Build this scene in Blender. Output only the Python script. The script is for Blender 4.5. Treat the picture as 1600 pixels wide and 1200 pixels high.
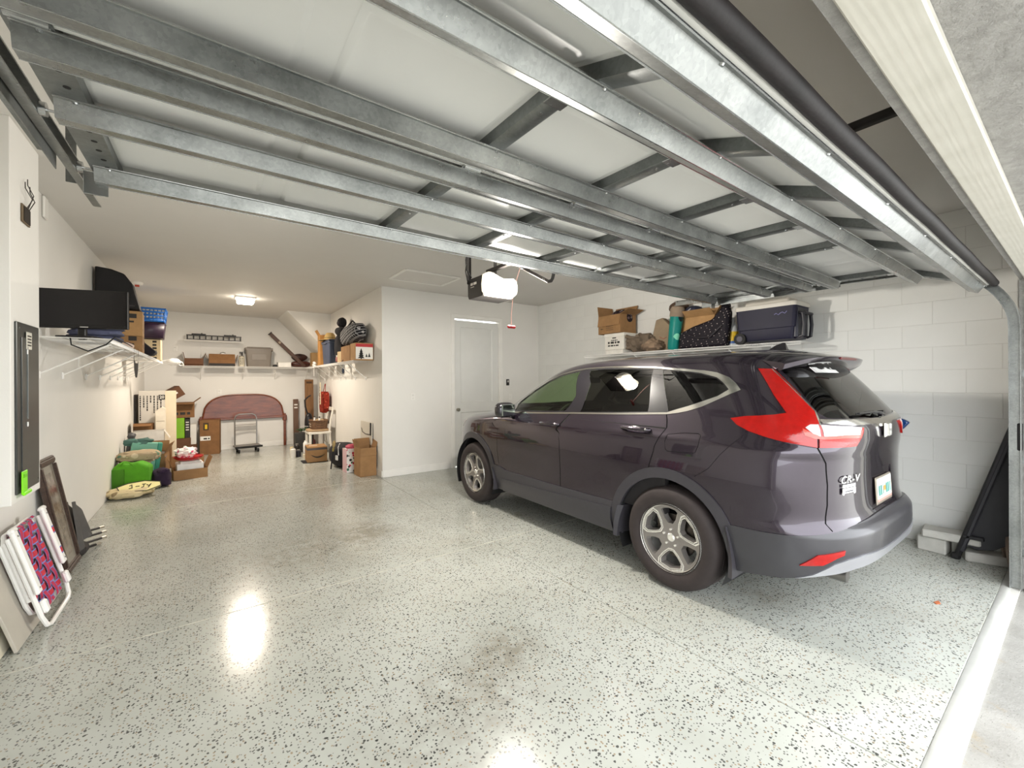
import bpy, bmesh, math, random
import numpy as np
from mathutils import Vector, Matrix, Euler
from mathutils.geometry import delaunay_2d_cdt
for _o in list(bpy.data.objects): bpy.data.objects.remove(_o)
SC = bpy.context.scene
COL = SC.collection
R_ = math.radians

# ---------------------------------------------------------------- camera
_cam = bpy.data.cameras.new('camera'); cam = bpy.data.objects.new('camera', _cam); COL.objects.link(cam)
TH, RO = R_(35.863), R_(-.272)
_r = Vector((math.cos(TH), -math.sin(TH), 0)); _f = Vector((math.sin(TH), math.cos(TH), 0)); _z = Vector((0, 0, 1))
_ax = _r*math.cos(RO) + _z*math.sin(RO); _ay = -_r*math.sin(RO) + _z*math.cos(RO)
cam.matrix_world = Matrix(((_ax.x, _ay.x, -_f.x, 0), (_ax.y, _ay.y, -_f.y, 0), (_ax.z, _ay.z, -_f.z, 1.469), (0, 0, 0, 1)))
_cam.sensor_width = 36; _cam.lens = 36*655.96/1600; _cam.shift_y = -(600-594.84)/1600; _cam.clip_start = .02
SC.camera = cam

# ---------------------------------------------------------------- sky, exposure
SC.view_settings.view_transform = 'Standard'; SC.view_settings.look = 'None'; SC.view_settings.gamma = 1
SC.view_settings.use_curve_mapping = False; SC.view_settings.exposure = 0.86
_w = bpy.data.worlds.new('overcast_sky'); SC.world = _w; _w.use_nodes = True
_bg = _w.node_tree.nodes['Background']; _bg.inputs[0].default_value = (.95, .98, 1.0, 1); _bg.inputs[1].default_value = 3.3
LAMP_OPENER, LAMP_ALCOVE = 90, 50
# ---------------------------------------------------------------- helpers
def lin(h):
    if isinstance(h, str):
        h = h.lstrip('#'); v = [int(h[i:i+2], 16)/255 for i in (0, 2, 4)]
        return tuple(c/12.92 if c <= .04045 else ((c+.055)/1.055)**2.4 for c in v)
    return tuple(h)
class NT:
    def __init__(s, name):
        s.m = bpy.data.materials.new(name); s.m.use_nodes = True; s.t = s.m.node_tree; s.b = s.t.nodes['Principled BSDF']
        s.tc = s.t.nodes.new('ShaderNodeTexCoord')
    def n(s, typ, **k):
        n = s.t.nodes.new(typ)
        for a, v in k.items(): setattr(n, a, v)
        return n
    def l(s, a, b): s.t.links.new(a, b)
    def coord(s, kind='Object', scale=(1, 1, 1), loc=(0, 0, 0), rot=(0, 0, 0)):
        m = s.n('ShaderNodeMapping'); s.l(s.tc.outputs[kind], m.inputs[0])
        m.inputs['Scale'].default_value = scale; m.inputs['Location'].default_value = loc; m.inputs['Rotation'].default_value = rot
        return m.outputs[0]
    def noise(s, scale, detail=3, rough=.5, vec=None, kind='Object'):
        n = s.n('ShaderNodeTexNoise'); n.inputs['Scale'].default_value = scale; n.inputs['Detail'].default_value = detail; n.inputs['Roughness'].default_value = rough
        s.l(vec if vec is not None else s.tc.outputs[kind], n.inputs['Vector']); return n.outputs['Fac']
    def voro(s, scale, vec=None, feature='F1', out='Distance', rnd=1):
        n = s.n('ShaderNodeTexVoronoi', feature=feature); n.inputs['Scale'].default_value = scale; n.inputs['Randomness'].default_value = rnd
        s.l(vec if vec is not None else s.tc.outputs['Object'], n.inputs['Vector']); return n.outputs[out]
    def ramp(s, fac, stops, interp='LINEAR'):
        r = s.n('ShaderNodeValToRGB'); r.color_ramp.interpolation = interp; e = r.color_ramp.elements
        while len(e) < len(stops): e.new(.5)
        for k, (p, c) in enumerate(stops):
            e[k].position = p; c = lin(c) if isinstance(c, str) else ((c,)*3 if isinstance(c, (int, float)) else c); e[k].color = (*c[:3], 1)
        s.l(fac, r.inputs[0]); return r.outputs[0]
    def mix(s, fac, a, b, mode='MIX'):
        m = s.n('ShaderNodeMix', data_type='RGBA', blend_type=mode)
        for sock, v in ((m.inputs[0], fac), (m.inputs[6], a), (m.inputs[7], b)):
            if hasattr(v, 'is_output'): s.l(v, sock)
            elif isinstance(v, (int, float)): sock.default_value = v if sock is m.inputs[0] else (v, v, v, 1)
            else: sock.default_value = (*lin(v), 1)
        return m.outputs[2]
    def math(s, op, a, b=0.0, clamp=False):
        m = s.n('ShaderNodeMath', operation=op, use_clamp=clamp)
        for k, v in enumerate((a, b)):
            if hasattr(v, 'is_output'): s.l(v, m.inputs[k])
            else: m.inputs[k].default_value = v
        return m.outputs[0]
    def sep(s, vec): n = s.n('ShaderNodeSeparateXYZ'); s.l(vec, n.inputs[0]); return n.outputs
    def bump(s, h, strength=.3, dist=.01):
        b = s.n('ShaderNodeBump'); b.inputs['Strength'].default_value = strength; b.inputs['Distance'].default_value = dist
        s.l(h, b.inputs['Height']); s.l(b.outputs[0], s.b.inputs['Normal']); return b
    def set(s, **k):
        for a, v in k.items():
            i = s.b.inputs[a.replace('_', ' ')]
            if hasattr(v, 'is_output'): s.l(v, i)
            elif isinstance(v, str): i.default_value = (*lin(v), 1)
            elif isinstance(v, tuple) and len(v) == 3: i.default_value = (*v, 1)
            else: i.default_value = v
        return s
_MC = {}
def pm(col, rough=.6, metal=0., var=.10, scale=6., bump=0., bscale=60., coat=0., spec=.5, name=None):
    """plain procedural material: a base colour with soft noise variation and optional fine relief"""
    key = (col, rough, metal, var, scale, bump, bscale, coat, spec)
    if key in _MC: return _MC[key]
    t = NT(name or ('m_'+str(col).strip('#')))
    c = lin(col); lo = tuple(x*(1-var) for x in c); hi = tuple(min(1, x*(1+var)) for x in c)
    t.set(Base_Color=t.ramp(t.noise(scale, 4), [(.3, lo), (.7, hi)]), Roughness=rough, Metallic=metal, Coat_Weight=coat)
    t.b.inputs['Specular IOR Level'].default_value = spec
    if bump: t.bump(t.noise(bscale, 3), bump, .004)
    _MC[key] = t.m; return t.m

class MB:
    """collects geometry for one mesh object"""
    def __init__(s): s.v, s.f = [], []
    def add(s, v, f, M=None):
        o = len(s.v)
        s.v += [tuple(M @ Vector(p)) for p in v] if M is not None else [tuple(p) for p in v]
        s.f += [tuple(i+o for i in q) for q in f]; return s
    def box(s, c, d, M=None, b=0.0):
        """box centred at c with size d, chamfered edges b"""
        hx, hy, hz = d[0]/2, d[1]/2, d[2]/2
        if b <= 0:
            v = [(c[0]+x*hx, c[1]+y*hy, c[2]+z*hz) for x in (-1, 1) for y in (-1, 1) for z in (-1, 1)]
            return s.add(v, [(0, 1, 3, 2), (4, 6, 7, 5), (0, 4, 5, 1), (2, 3, 7, 6), (0, 2, 6, 4), (1, 5, 7, 3)], M)
        b = min(b, hx*.98, hy*.98, hz*.98); v = []; idx = {}
        for x in (-1, 1):
            for y in (-1, 1):
                for z in (-1, 1):
                    for a in range(3):
                        p = [x*(hx-b), y*(hy-b), z*(hz-b)]; p[a] = (x*hx, y*hy, z*hz)[a]
                        idx[(x, y, z, a)] = len(v); v.append((c[0]+p[0], c[1]+p[1], c[2]+p[2]))
        f = []
        def q(*k): f.append(tuple(idx[i] for i in k))
        for a in range(3):
            e, g = (a+1) % 3, (a+2) % 3
            for sg in (-1, 1):
                def K(i, j, ax=a):
                    t = [0, 0, 0]; t[a] = sg; t[e] = i; t[g] = j; return (*t, ax)
                o = [K(-1, -1), K(1, -1), K(1, 1), K(-1, 1)]
                q(*(o if sg > 0 else o[::-1]))
            for i in (-1, 1):
                for j in (-1, 1):
                    def L(k, ax):
                        t = [0, 0, 0]; t[a] = k; t[e] = i; t[g] = j; return (*t, ax)
                    o = [L(-1, e), L(1, e), L(1, g), L(-1, g)]
                    q(*(o if i*j < 0 else o[::-1]))
        for x in (-1, 1):
            for y in (-1, 1):
                for z in (-1, 1):
                    o = [(x, y, z, 0), (x, y, z, 1), (x, y, z, 2)]
                    q(*(o if x*y*z > 0 else o[::-1]))
        return s.add(v, f, M)
    def cyl(s, p0, p1, r0, r1=None, n=12, cap=True, M=None):
        r1 = r0 if r1 is None else r1; p0, p1 = Vector(p0), Vector(p1); d = (p1-p0).normalized()
        a = d.orthogonal().normalized(); b = d.cross(a); v = []
        for p, r in ((p0, r0), (p1, r1)):
            for k in range(n):
                t = 2*math.pi*k/n; v.append(p+a*(r*math.cos(t))+b*(r*math.sin(t)))
        f = [(k, (k+1) % n, n+(k+1) % n, n+k) for k in range(n)]
        if cap: f += [tuple(range(n))[::-1], tuple(range(n, 2*n))]
        return s.add(v, f, M)
    def tube(s, pts, r, n=8, closed=False, M=None):
        P = [Vector(p) for p in pts]; N = len(P); v = []; rr = r if hasattr(r, '__len__') else [r]*N
        T = []
        for i in range(N):
            a = P[(i-1) % N] if (closed or i > 0) else P[i]; b = P[(i+1) % N] if (closed or i < N-1) else P[i]
            T.append((b-a).normalized())
        u = T[0].orthogonal().normalized()
        for i in range(N):
            u = (u-T[i]*u.dot(T[i])); u = u.normalized() if u.length > 1e-6 else T[i].orthogonal().normalized(); w = T[i].cross(u)
            for k in range(n):
                t = 2*math.pi*k/n; v.append(P[i]+u*(rr[i]*math.cos(t))+w*(rr[i]*math.sin(t)))
        f = []
        for i in range(N if closed else N-1):
            j = (i+1) % N
            for k in range(n): f.append((i*n+k, i*n+(k+1) % n, j*n+(k+1) % n, j*n+k))
        if not closed: f += [tuple(range(n))[::-1], tuple(range((N-1)*n, N*n))]
        return s.add(v, f, M)
    def prism(s, poly, o, ex, ey, ez, d0, d1, M=None):
        """polygon (2D, along ex/ey) pushed along ez from d0 to d1"""
        o, ex, ey, ez = map(Vector, (o, ex, ey, ez)); n = len(poly)
        v = [o+ex*a+ey*b+ez*d for d in (d0, d1) for a, b in poly]
        ar = sum(poly[i][0]*poly[(i+1) % n][1]-poly[(i+1) % n][0]*poly[i][1] for i in range(n))
        flip = (ar > 0) != ((ex.cross(ey)).dot(ez)*(d1-d0) > 0)
        f = [tuple(range(n))[::-1], tuple(range(n, 2*n))]+[(i, (i+1) % n, n+(i+1) % n, n+i) for i in range(n)]
        if flip: f = [q[::-1] for q in f]
        return s.add(v, f, M)
    def lathe(s, prof, n=24, M=None, o=(0, 0, 0), ax='z'):
        v = []; f = []; m = len(prof)
        for k in range(n):
            t = 2*math.pi*k/n
            for r, h in prof:
                p = (r*math.cos(t), r*math.sin(t), h) if ax == 'z' else ((h, r*math.cos(t), r*math.sin(t)) if ax == 'x' else (r*math.sin(t), h, r*math.cos(t)))
                v.append((o[0]+p[0], o[1]+p[1], o[2]+p[2]))
        for k in range(n):
            j = (k+1) % n
            for i in range(m-1): f.append((k*m+i, j*m+i, j*m+i+1, k*m+i+1))
        return s.add(v, f, M)
    def grid(s, fn, nu, nv, M=None, wrapu=False):
        v = [fn(i/(nu if wrapu else nu-1), j/(nv-1)) for i in range(nu) for j in range(nv)]
        f = [(i*nv+j, ((i+1) % nu)*nv+j, ((i+1) % nu)*nv+j+1, i*nv+j+1) for i in range(nu if wrapu else nu-1) for j in range(nv-1)]
        return s.add(v, f, M)
    def blob(s, c, r, nu=20, nv=12, amp=.12, freq=2.2, seed=0, p=2.0, M=None, flat=None):
        """lumpy rounded body; p>2 squares it up"""
        rnd = random.Random(seed); ph = [(rnd.uniform(-1, 1), rnd.uniform(-1, 1), rnd.uniform(-1, 1), rnd.uniform(0, 6.3), rnd.uniform(.5, 1)) for _ in range(7)]
        def sp(x, e): return math.copysign(abs(x)**e, x)
        def fn(i, j):
            a = 2*math.pi*i; b = math.pi*(j-.5); e = 2/p
            x, y, z = sp(math.cos(b), e)*sp(math.cos(a), e), sp(math.cos(b), e)*sp(math.sin(a), e), sp(math.sin(b), e)
            k = 1+amp*sum(w*math.sin(freq*(q[0]*x+q[1]*y+q[2]*z)*(1+.6*m)+q[3]) for m, q in enumerate(ph) for w in (q[4],))/3
            z = z*r[2]*k
            if flat is not None: z = max(z, -flat)
            return (c[0]+x*r[0]*k, c[1]+y*r[1]*k, c[2]+z)
        return s.grid(fn, nu, nv, M, wrapu=True)
    def done(s, name, mat, parent=None, loc=None, rot=None, ang=35, sub=0, bev=0):
        me = bpy.data.meshes.new(name); me.from_pydata(s.v, [], s.f); me.validate(); me.update()
        me.polygons.foreach_set('use_smooth', [True]*len(me.polygons))
        me.set_sharp_from_angle(angle=R_(ang))
        if mat: me.materials.append(mat)
        ob = bpy.data.objects.new(name, me); COL.objects.link(ob)
        if parent is not None: ob.parent = parent
        if loc is not None: ob.location = loc
        if rot is not None: ob.rotation_euler = rot
        if bev:
            md = ob.modifiers.new('bevel', 'BEVEL'); md.width = bev; md.segments = 2; md.limit_method = 'ANGLE'
        if sub:
            md = ob.modifiers.new('sub', 'SUBSURF'); md.levels = sub; md.render_levels = sub
        return ob
def tag(o, label, cat, group=None, kind=None):
    if label: o['label'] = label
    if cat: o['category'] = cat
    if group: o['group'] = group
    if kind: o['kind'] = kind
    return o
def thing(name, label, cat, loc=(0, 0, 0), rot=(0, 0, 0), group=None):
    o = bpy.data.objects.new(name, None); COL.objects.link(o); o.location = loc; o.rotation_euler = rot
    o.empty_display_size = .1
    return tag(o, label, cat, group)
def struct(o): o['kind'] = 'structure'; return o
def shared(name, me, parent, loc=(0, 0, 0), rot=(0, 0, 0), scale=(1, 1, 1)):
    o = bpy.data.objects.new(name, me); COL.objects.link(o); o.parent = parent; o.location = loc; o.rotation_euler = rot; o.scale = scale; return o
def T(x=0, y=0, z=0, rx=0, ry=0, rz=0): return Matrix.Translation((x, y, z)) @ Euler((rx, ry, rz)).to_matrix().to_4x4()
def text_mesh(txt, size=1., depth=.0, bold=0., align='CENTER', shear=0., spacing=1.):
    cu = bpy.data.curves.new('lettering', 'FONT'); cu.body = txt; cu.size = size; cu.extrude = depth; cu.offset = bold; cu.shear = shear
    cu.align_x = align; cu.align_y = 'CENTER'; cu.space_character = spacing; cu.resolution_u = 2
    ob = bpy.data.objects.new('lettering', cu); COL.objects.link(ob)
    dg = bpy.context.evaluated_depsgraph_get(); me = bpy.data.meshes.new_from_object(ob.evaluated_get(dg))
    bpy.data.objects.remove(ob); bpy.data.curves.remove(cu); return me
def letters(txt, mat, parent, loc, rot, size, depth=.0008, bold=0., sx=1., name='lettering', **k):
    me = text_mesh(txt, size, depth, bold, **k); me.materials.append(mat)
    return shared(name, me, parent, loc, rot, (sx, 1, 1))
def glass_mat(name, tint, refl=1.45, rough=.0, clear=1.0):
    t = NT(name); tr = t.n('ShaderNodeBsdfTransparent'); tr.inputs[0].default_value = (*[c*clear for c in lin(tint)], 1)
    gl = t.n('ShaderNodeBsdfGlossy'); gl.inputs[0].default_value = (1, 1, 1, 1); gl.inputs[1].default_value = rough
    fr = t.n('ShaderNodeFresnel'); ge = t.n('ShaderNodeNewGeometry'); t.l(t.math('ADD', refl, t.math('MULTIPLY', ge.outputs['Backfacing'], 1/refl-refl)), fr.inputs[0])
    mx = t.n('ShaderNodeMixShader'); t.l(fr.outputs[0], mx.inputs[0]); t.l(tr.outputs[0], mx.inputs[1]); t.l(gl.outputs[0], mx.inputs[2])
    t.l(mx.outputs[0], t.t.nodes['Material Output'].inputs[0]); t.t.nodes.remove(t.b)
    return t.m
# ---------------------------------------------------------------- room shell
XL, XR, YB, YA, XJ, ZC, YE = -1.035, 5.225, 6.34, 11.05, 2.143, 2.92, .35
def wall_mat(name, col, b=.12):
    t = NT(name); c = lin(col)
    t.set(Base_Color=t.ramp(t.noise(1.3, 5, .6), [(.35, tuple(x*.965 for x in c)), (.65, c)]), Roughness=.62)
    t.b.inputs['Specular IOR Level'].default_value = .3
    t.bump(t.noise(140, 4, .6), b, .003); return t.m
M_WALL = wall_mat('painted_wall', '#e6e4df'); M_CEIL = wall_mat('painted_ceiling', '#dddad5', .2)
M_BLOCK = wall_mat('painted_block', '#e2e2de', .25); M_TRIM = pm('#ebe9e4', .35, var=.03)
M_BASE = pm('#cfcdc6', .7, var=.05)

def floor_mat():
    t = NT('epoxy_flake_floor'); P = t.tc.outputs['Object']
    base = t.ramp(t.noise(1.7, 5, .6), [(.3, '#a7a9a1'), (.7, '#b7b9b2')])
    # tyre and drip stains lying on the floor
    st = None
    for x, y, r, a in [(1.27, 4.17, .36, 1.3), (.9, 4.08, .75, .75), (.3, 3.85, .65, .6), (1.35, 1.9, .24, 1.1), (1.12, 1.78, .40, .8), (.82, 1.6, .5, .7),
                       (3.06, 1.33, .3, .8), (2.74, 3.68, .14, .7), (3.2, 1.6, .25, .4), (.45, 1.2, .5, .28), (1.9, 5.2, .7, .3), (3.5, .68, .3, .4)]:
        d = t.n('ShaderNodeVectorMath', operation='DISTANCE'); t.l(P, d.inputs[0]); d.inputs[1].default_value = (x, y, 0)
        q = t.math('MULTIPLY', t.math('SUBTRACT', 1, t.math('DIVIDE', d.outputs['Value'], r), True), a)
        st = q if st is None else t.math('ADD', st, q)
    stm = t.math('MULTIPLY', st, t.ramp(t.noise(9, 6, .7), [(.32, 0.0), (.62, 1.0)]), True)
    col = t.mix(t.math('MULTIPLY', stm, .62), base, '#6f6555')
    dirt = t.ramp(t.noise(.9, 6, .65), [(.5, 0.0), (.75, 1.0)])
    col = t.mix(t.math('MULTIPLY', dirt, .22), col, '#a19880')
    # vinyl flakes
    for sc, thr, rad, c in ((62, .63, .30, '#2e2d2b'), (95, .70, .33, '#4b4a47'), (48, .86, .30, '#1d1c1c'), (80, .84, .34, '#8d7b62')):
        v = t.n('ShaderNodeTexVoronoi'); v.inputs['Scale'].default_value = sc; t.l(t.coord('Object', (1, 1, 1), (sc*.1, sc*.03, 0)), v.inputs['Vector'])
        sx = t.sep(v.outputs['Color']); wob = t.math('MULTIPLY', t.noise(sc*2.2, 2), .28)
        m = t.math('MULTIPLY', t.math('GREATER_THAN', sx[0], thr), t.math('LESS_THAN', t.math('ADD', v.outputs['Distance'], wob), rad+.14))
        dens = t.ramp(t.noise(2.6, 3), [(.25, .75), (.6, 1.0)])
        col = t.mix(t.math('MULTIPLY', m, t.math('MULTIPLY', dens, .9)), col, c)
    t.set(Base_Color=col, Roughness=t.ramp(t.noise(5, 5, .6), [(.3, .15), (.75, .20)]))
    t.b.inputs['Specular IOR Level'].default_value = .55
    t.bump(t.noise(38, 4, .6), .05, .006); return t.m
M_FLOOR = floor_mat()
fl = MB().box(((XL+XR)/2, (YE+YA)/2, -.107), (XR-XL+.2, YA-YE+.1, .2)).done('floor', M_BASE); struct(fl)
g = .0035
for x0, x1, y0, y1 in ((XL, 2.108, YE+.035, 3.22), (2.108, XR, YE+.035, 3.22), (XL, 2.108, 3.22, 6.30), (2.108, XR, 3.22, YB), (XL, XJ, 6.30, YA)):
    MB().box(((x0+x1)/2, (y0+y1)/2, -.05), (x1-x0-2*g, y1-y0-2*g, .1), b=.002).done('slab', M_FLOOR, fl)
for y in (3.22, 6.30): MB().box(((XL+(XR if y < 5 else XJ))/2, y, -.0016), ((XR if y < 5 else XJ)-XL, .0055, .004)).done('joint_filler', pm('#c3c1b4', .5, var=.2, scale=9), fl)
M_LIP = pm('#b2b2ad', .28, var=.04, scale=14)
def lip():
    m = MB(); prof = [(YE-.02, -.05), (YE-.018, -.012), (YE-.008, -.003), (YE+.008, .0015), (YE+.026, .0015), (YE+.036, -.002), (YE+.036, -.05)]
    n = 40
    for k in range(n+1):
        x = XL+(XR-XL-.35)*k/n; w = .004*math.sin(k*1.7)+.003*math.sin(k*.6)
        m.v += [(x, y+w*(1 if y < YE+.03 else 0), z) for y, z in prof]
    c = len(prof)
    m.f += [(k*c+i, k*c+i+1, (k+1)*c+i+1, (k+1)*c+i) for k in range(n) for i in range(c-1)]
    return m
lip().done('slab_edge', M_LIP, fl)
def apron_mat():
    t = NT('weathered_apron'); c = t.ramp(t.noise(3, 6, .65), [(.3, '#83817b'), (.7, '#a09e99')])
    sp = t.ramp(t.voro(70), [(.10, 1.0), (.2, 0.0)]); dn = t.ramp(t.noise(7, 5, .7), [(.38, 0.0), (.6, 1.0)])
    c = t.mix(t.math('MULTIPLY', sp, dn), c, '#45413c')
    d = t.ramp(t.noise(5, 6, .75), [(.58, 0.0), (.72, .8)]); c = t.mix(d, c, '#94866d')
    t.set(Base_Color=c, Roughness=.8); t.bump(t.noise(60, 5, .7), .5, .01); return t.m
M_APRON = apron_mat()
ap = MB().box(((XL+XR)/2, -.14, -.067), (7.6, .92, .1)).done('floor_apron', M_APRON); struct(ap)
dr = MB().box((2, -11.6, -.10), (44, 22, .12)).done('driveway', pm('#b5b3ad', .85, var=.06, scale=1.5, bump=.2), None); struct(dr)

M_BLKJ = pm('#d2d1cc', .7, var=.04)
wl = MB().box((XL-.1, (YA-.3)/2, ZC/2), (.2, YA+.3, ZC)).done('wall_left', M_WALL); struct(wl)
wb = MB().box(((XL+XJ)/2, YA+.1, ZC/2), (XJ-XL+.4, .2, ZC)).done('wall_back', M_WALL); struct(wb)
wj = MB().box((XJ+.06, (YB+YA)/2+.06, ZC/2), (.12, YA-YB-.12, ZC)).done('wall_alcove', M_WALL); struct(wj)
# rear wall with the door opening
DX0, DX1, DZ = 3.365, 4.315, 2.555
m = MB(); m.box(((XJ+DX0)/2, YB+.06, ZC/2), (DX0-XJ, .12, ZC)); m.box(((XR+DX1)/2+.05, YB+.06, ZC/2), (XR-DX1+.1, .12, ZC)); m.box(((DX0+DX1)/2, YB+.06, (ZC+DZ)/2), (DX1-DX0, .12, ZC-DZ))
wr = m.done('wall_rear', M_WALL); struct(wr)
ce = MB().box(((XL+XR)/2, (YA-.2)/2, ZC+.05), (XR-XL+.4, YA+.4, .1)).done('ceiling', M_CEIL); struct(ce)
# stair soffit in the alcove corner
so = MB().prism([(1.30, ZC), (XJ, ZC), (XJ, 2.04)], (0, 0, 0), (1, 0, 0), (0, 0, 1), (0, 1, 0), 9.62, YA).done('ceiling_soffit', M_WALL); struct(so)
# block wall on the right
wR = MB().box((XR+.1005, (YB)/2-.05, ZC/2), (.2, YB+.2, ZC)).done('wall_right', M_BLKJ); struct(wR)
bl_me = {}
def block(w, h):
    k = (round(w, 3), round(h, 3))
    if k not in bl_me:
        o = MB().box((0, 0, 0), (.02, w-.0035, h-.0035), b=.0015).done('block', M_BLOCK); bl_me[k] = o.data; bpy.data.objects.remove(o)
    return bl_me[k]
CH, CL = .203, .406
zs = [0]+[1.955+CH*k for k in range(-9, 5) if 0.05 < 1.955+CH*k < ZC-.02]+[ZC]
for i in range(len(zs)-1):
    z0, z1 = zs[i], zs[i+1]; row = round((z0-1.955)/CH) if i else round((zs[1]-1.955)/CH)-1
    off = .834+(0 if row % 2 == 0 else .203)
    ys = [.0]+[off+CL*k for k in range(-3, 16) if .02 < off+CL*k < YB-.02]+[YB]
    for a, b in zip(ys[:-1], ys[1:]):
        shared('block', block(b-a, z1-z0), wR, (XR+.0085+.0006*math.sin(a*37+z0*91), (a+b)/2, (z0+z1)/2))
# baseboards
bb = MB().box(((XJ+DX0-.1)/2, YB-.007, .055), (DX0-XJ-.1, .014, .11), b=.003).done('baseboard_rear', M_TRIM); struct(bb)
bb = MB().box(((DX1+XR)/2+.05, YB-.007, .055), (XR-DX1-.1, .014, .11), b=.003).done('baseboard_rear', M_TRIM); struct(bb)
bb = MB().box(((XL+XJ)/2, YA-.007, .05), (XJ-XL, .014, .10), b=.003).done('baseboard_back', M_TRIM); struct(bb)
bb = MB().box((XJ-.007, (YB+YA)/2, .05), (.014, YA-YB, .10), b=.003).done('baseboard_alcove', M_TRIM); struct(bb)
# interior door
dw, dh = DX1-DX0-.05, DZ-.045
dr1 = MB(); Y0d = YB+.03
pz = [(.18, .93), (1.10, 2.40)]; px0, px1 = .125, dw-.125
def door_leaf():
    m = MB(); x0 = DX0+.025
    zz = [.012]+[q for a in pz for q in a]+[dh]
    m.box((x0+px0/2, Y0d+.02, dh/2+.006), (px0, .04, dh-.012)); m.box((x0+(dw+px1)/2, Y0d+.02, dh/2+.006), (dw-px1, .04, dh-.012))
    for a, b in ((.012, pz[0][0]), (pz[0][1], pz[1][0]), (pz[1][1], dh)): m.box((x0+dw/2, Y0d+.02, (a+b)/2), (px1-px0, .04, b-a))
    return m
door = door_leaf().done('door_1', pm('#dcdcd8', .4, var=.02)); struct(door)
def raised(m, x0, x1, z0, z1, y, steps):
    """stepped rectangular moulding seen from -y: list of (inset, depth)"""
    pr = [[(x0+i, y+d, z0+i), (x1-i, y+d, z0+i), (x1-i, y+d, z1-i), (x0+i, y+d, z1-i)] for i, d in steps]
    o = len(m.v); m.v += [p for r in pr for p in r]
    for k in range(len(pr)-1):
        for i in range(4): m.f.append((o+k*4+i, o+k*4+(i+1) % 4, o+k*4+4+(i+1) % 4, o+k*4+4+i))
    k = len(pr)-1; m.f.append(tuple(o+k*4+i for i in range(4)))
for a, b in pz:
    m = MB(); raised(m, DX0+.025+px0, DX0+.025+px1, a, b, Y0d, [(0, 0), (.012, .012), (.030, .012), (.06, .004)]); m.done('door_panel', pm('#dcdcd8', .4, var=.02), door)
kn = MB().lathe([(.0, -.062), (.02, -.062), (.028, -.05), (.026, -.036), (.011, -.03), (.011, -.008), (.026, -.006), (.027, 0)], 18, ax='y', o=(DX0+.025+.065, Y0d, .98)).done('door_knob', pm('#b9b4a8', .3, 1., var=.03), door)
def casing():
    m = MB(); w = .062
    for x in (DX0-w/2+.012, DX1+w/2-.012): m.box((x, YB-.009, DZ/2), (w, .018, DZ), b=.004)
    m.box(((DX0+DX1)/2, YB-.0095, DZ+w/2-.012), (DX1-DX0+2*w-.024, .019, w), b=.004)
    m.box((DX0+.011, YB+.06, DZ/2), (.022, .12, DZ)); m.box((DX1-.011, YB+.06, DZ/2), (.022, .12, DZ)); m.box(((DX0+DX1)/2, YB+.06, DZ-.011), (DX1-DX0, .12, .022))
    return m
struct(casing().done('trim_1', M_TRIM))
# attic hatch, thin frame on the ceiling
m = MB(); hx0, hx1, hy0, hy1 = 2.07, 2.86, 5.19, 5.78
for c, d in ((((hx0+hx1)/2, hy0, ZC-.008), (hx1-hx0, .045, .016)), (((hx0+hx1)/2, hy1, ZC-.008), (hx1-hx0, .045, .016)), ((hx0, (hy0+hy1)/2, ZC-.008), (.045, hy1-hy0, .016)), ((hx1, (hy0+hy1)/2, ZC-.008), (.045, hy1-hy0, .016))): m.box(c, d, b=.003)
struct(m.done('trim_2', M_TRIM)); 
hp = MB().box(((hx0+hx1)/2, (hy0+hy1)/2, ZC-.004), (hx1-hx0-.05, hy1-hy0-.05, .008), b=.002).done('attic_hatch_panel', M_CEIL); struct(hp)
# front wall with the garage opening
M_STUC = NT('grey_stucco'); M_STUC.set(Base_Color=M_STUC.ramp(M_STUC.noise(22, 6, .7), [(.3, '#8f8d89'), (.7, '#a9a7a3')]), Roughness=.9); M_STUC.bump(M_STUC.noise(26, 6, .7), .7, .02); M_STUC = M_STUC.m
OX0, OX1, OZ = -.47, 4.60, 2.165
m = MB(); m.box(((OX0+OX1)/2, .075, (OZ+ZC)/2), (OX1-OX0, .45, ZC-OZ)); m.box(((XL-.2+OX0)/2, .075, ZC/2), (OX0-XL+.2, .45, ZC)); m.box(((XR+.2+OX1)/2, .075, ZC/2), (XR-OX1+.2, .45, ZC))
struct(m.done('wall_front', M_STUC))
mi = MB(); mi.box(((XL+XR)/2, .304, (OZ+ZC)/2+.02), (XR-XL, .012, ZC-OZ-.04)); mi.box(((XR+OX1)/2+.02, .304, OZ/2), (XR-OX1-.04, .012, OZ)); mi.box(((XL+OX0)/2-.02, .304, OZ/2), (OX0-XL-.04, .012, OZ))
struct(mi.done('wall_front_lining', M_WALL))
def grain_trim():
    t = NT('textured_white_trim'); w = t.n('ShaderNodeTexWave', wave_type='BANDS', bands_direction='Y'); t.l(t.coord('Object', (.8, 9, 1)), w.inputs['Vector'])
    w.inputs['Scale'].default_value = 2.2; w.inputs['Distortion'].default_value = 5; w.inputs['Detail'].default_value = 3
    t.set(Base_Color=t.ramp(t.noise(8), [(.3, '#c9c6bb'), (.7, '#d3d0c6')]), Roughness=.45); t.bump(w.outputs['Fac'], .12, .002); return t.m
M_GT = grain_trim()
struct(MB().box(((OX0+OX1)/2, .222, OZ-.010), (OX1-OX0, .098, .024), b=.004).done('trim_3', M_GT))
struct(MB().box((OX1-.010, .222, OZ/2-.02), (.024, .098, OZ-.045), b=.004).done('trim_4', M_GT))
struct(MB().box((OX0+.010, .222, OZ/2-.02), (.024, .098, OZ-.045), b=.004).done('trim_5', M_GT))
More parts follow.
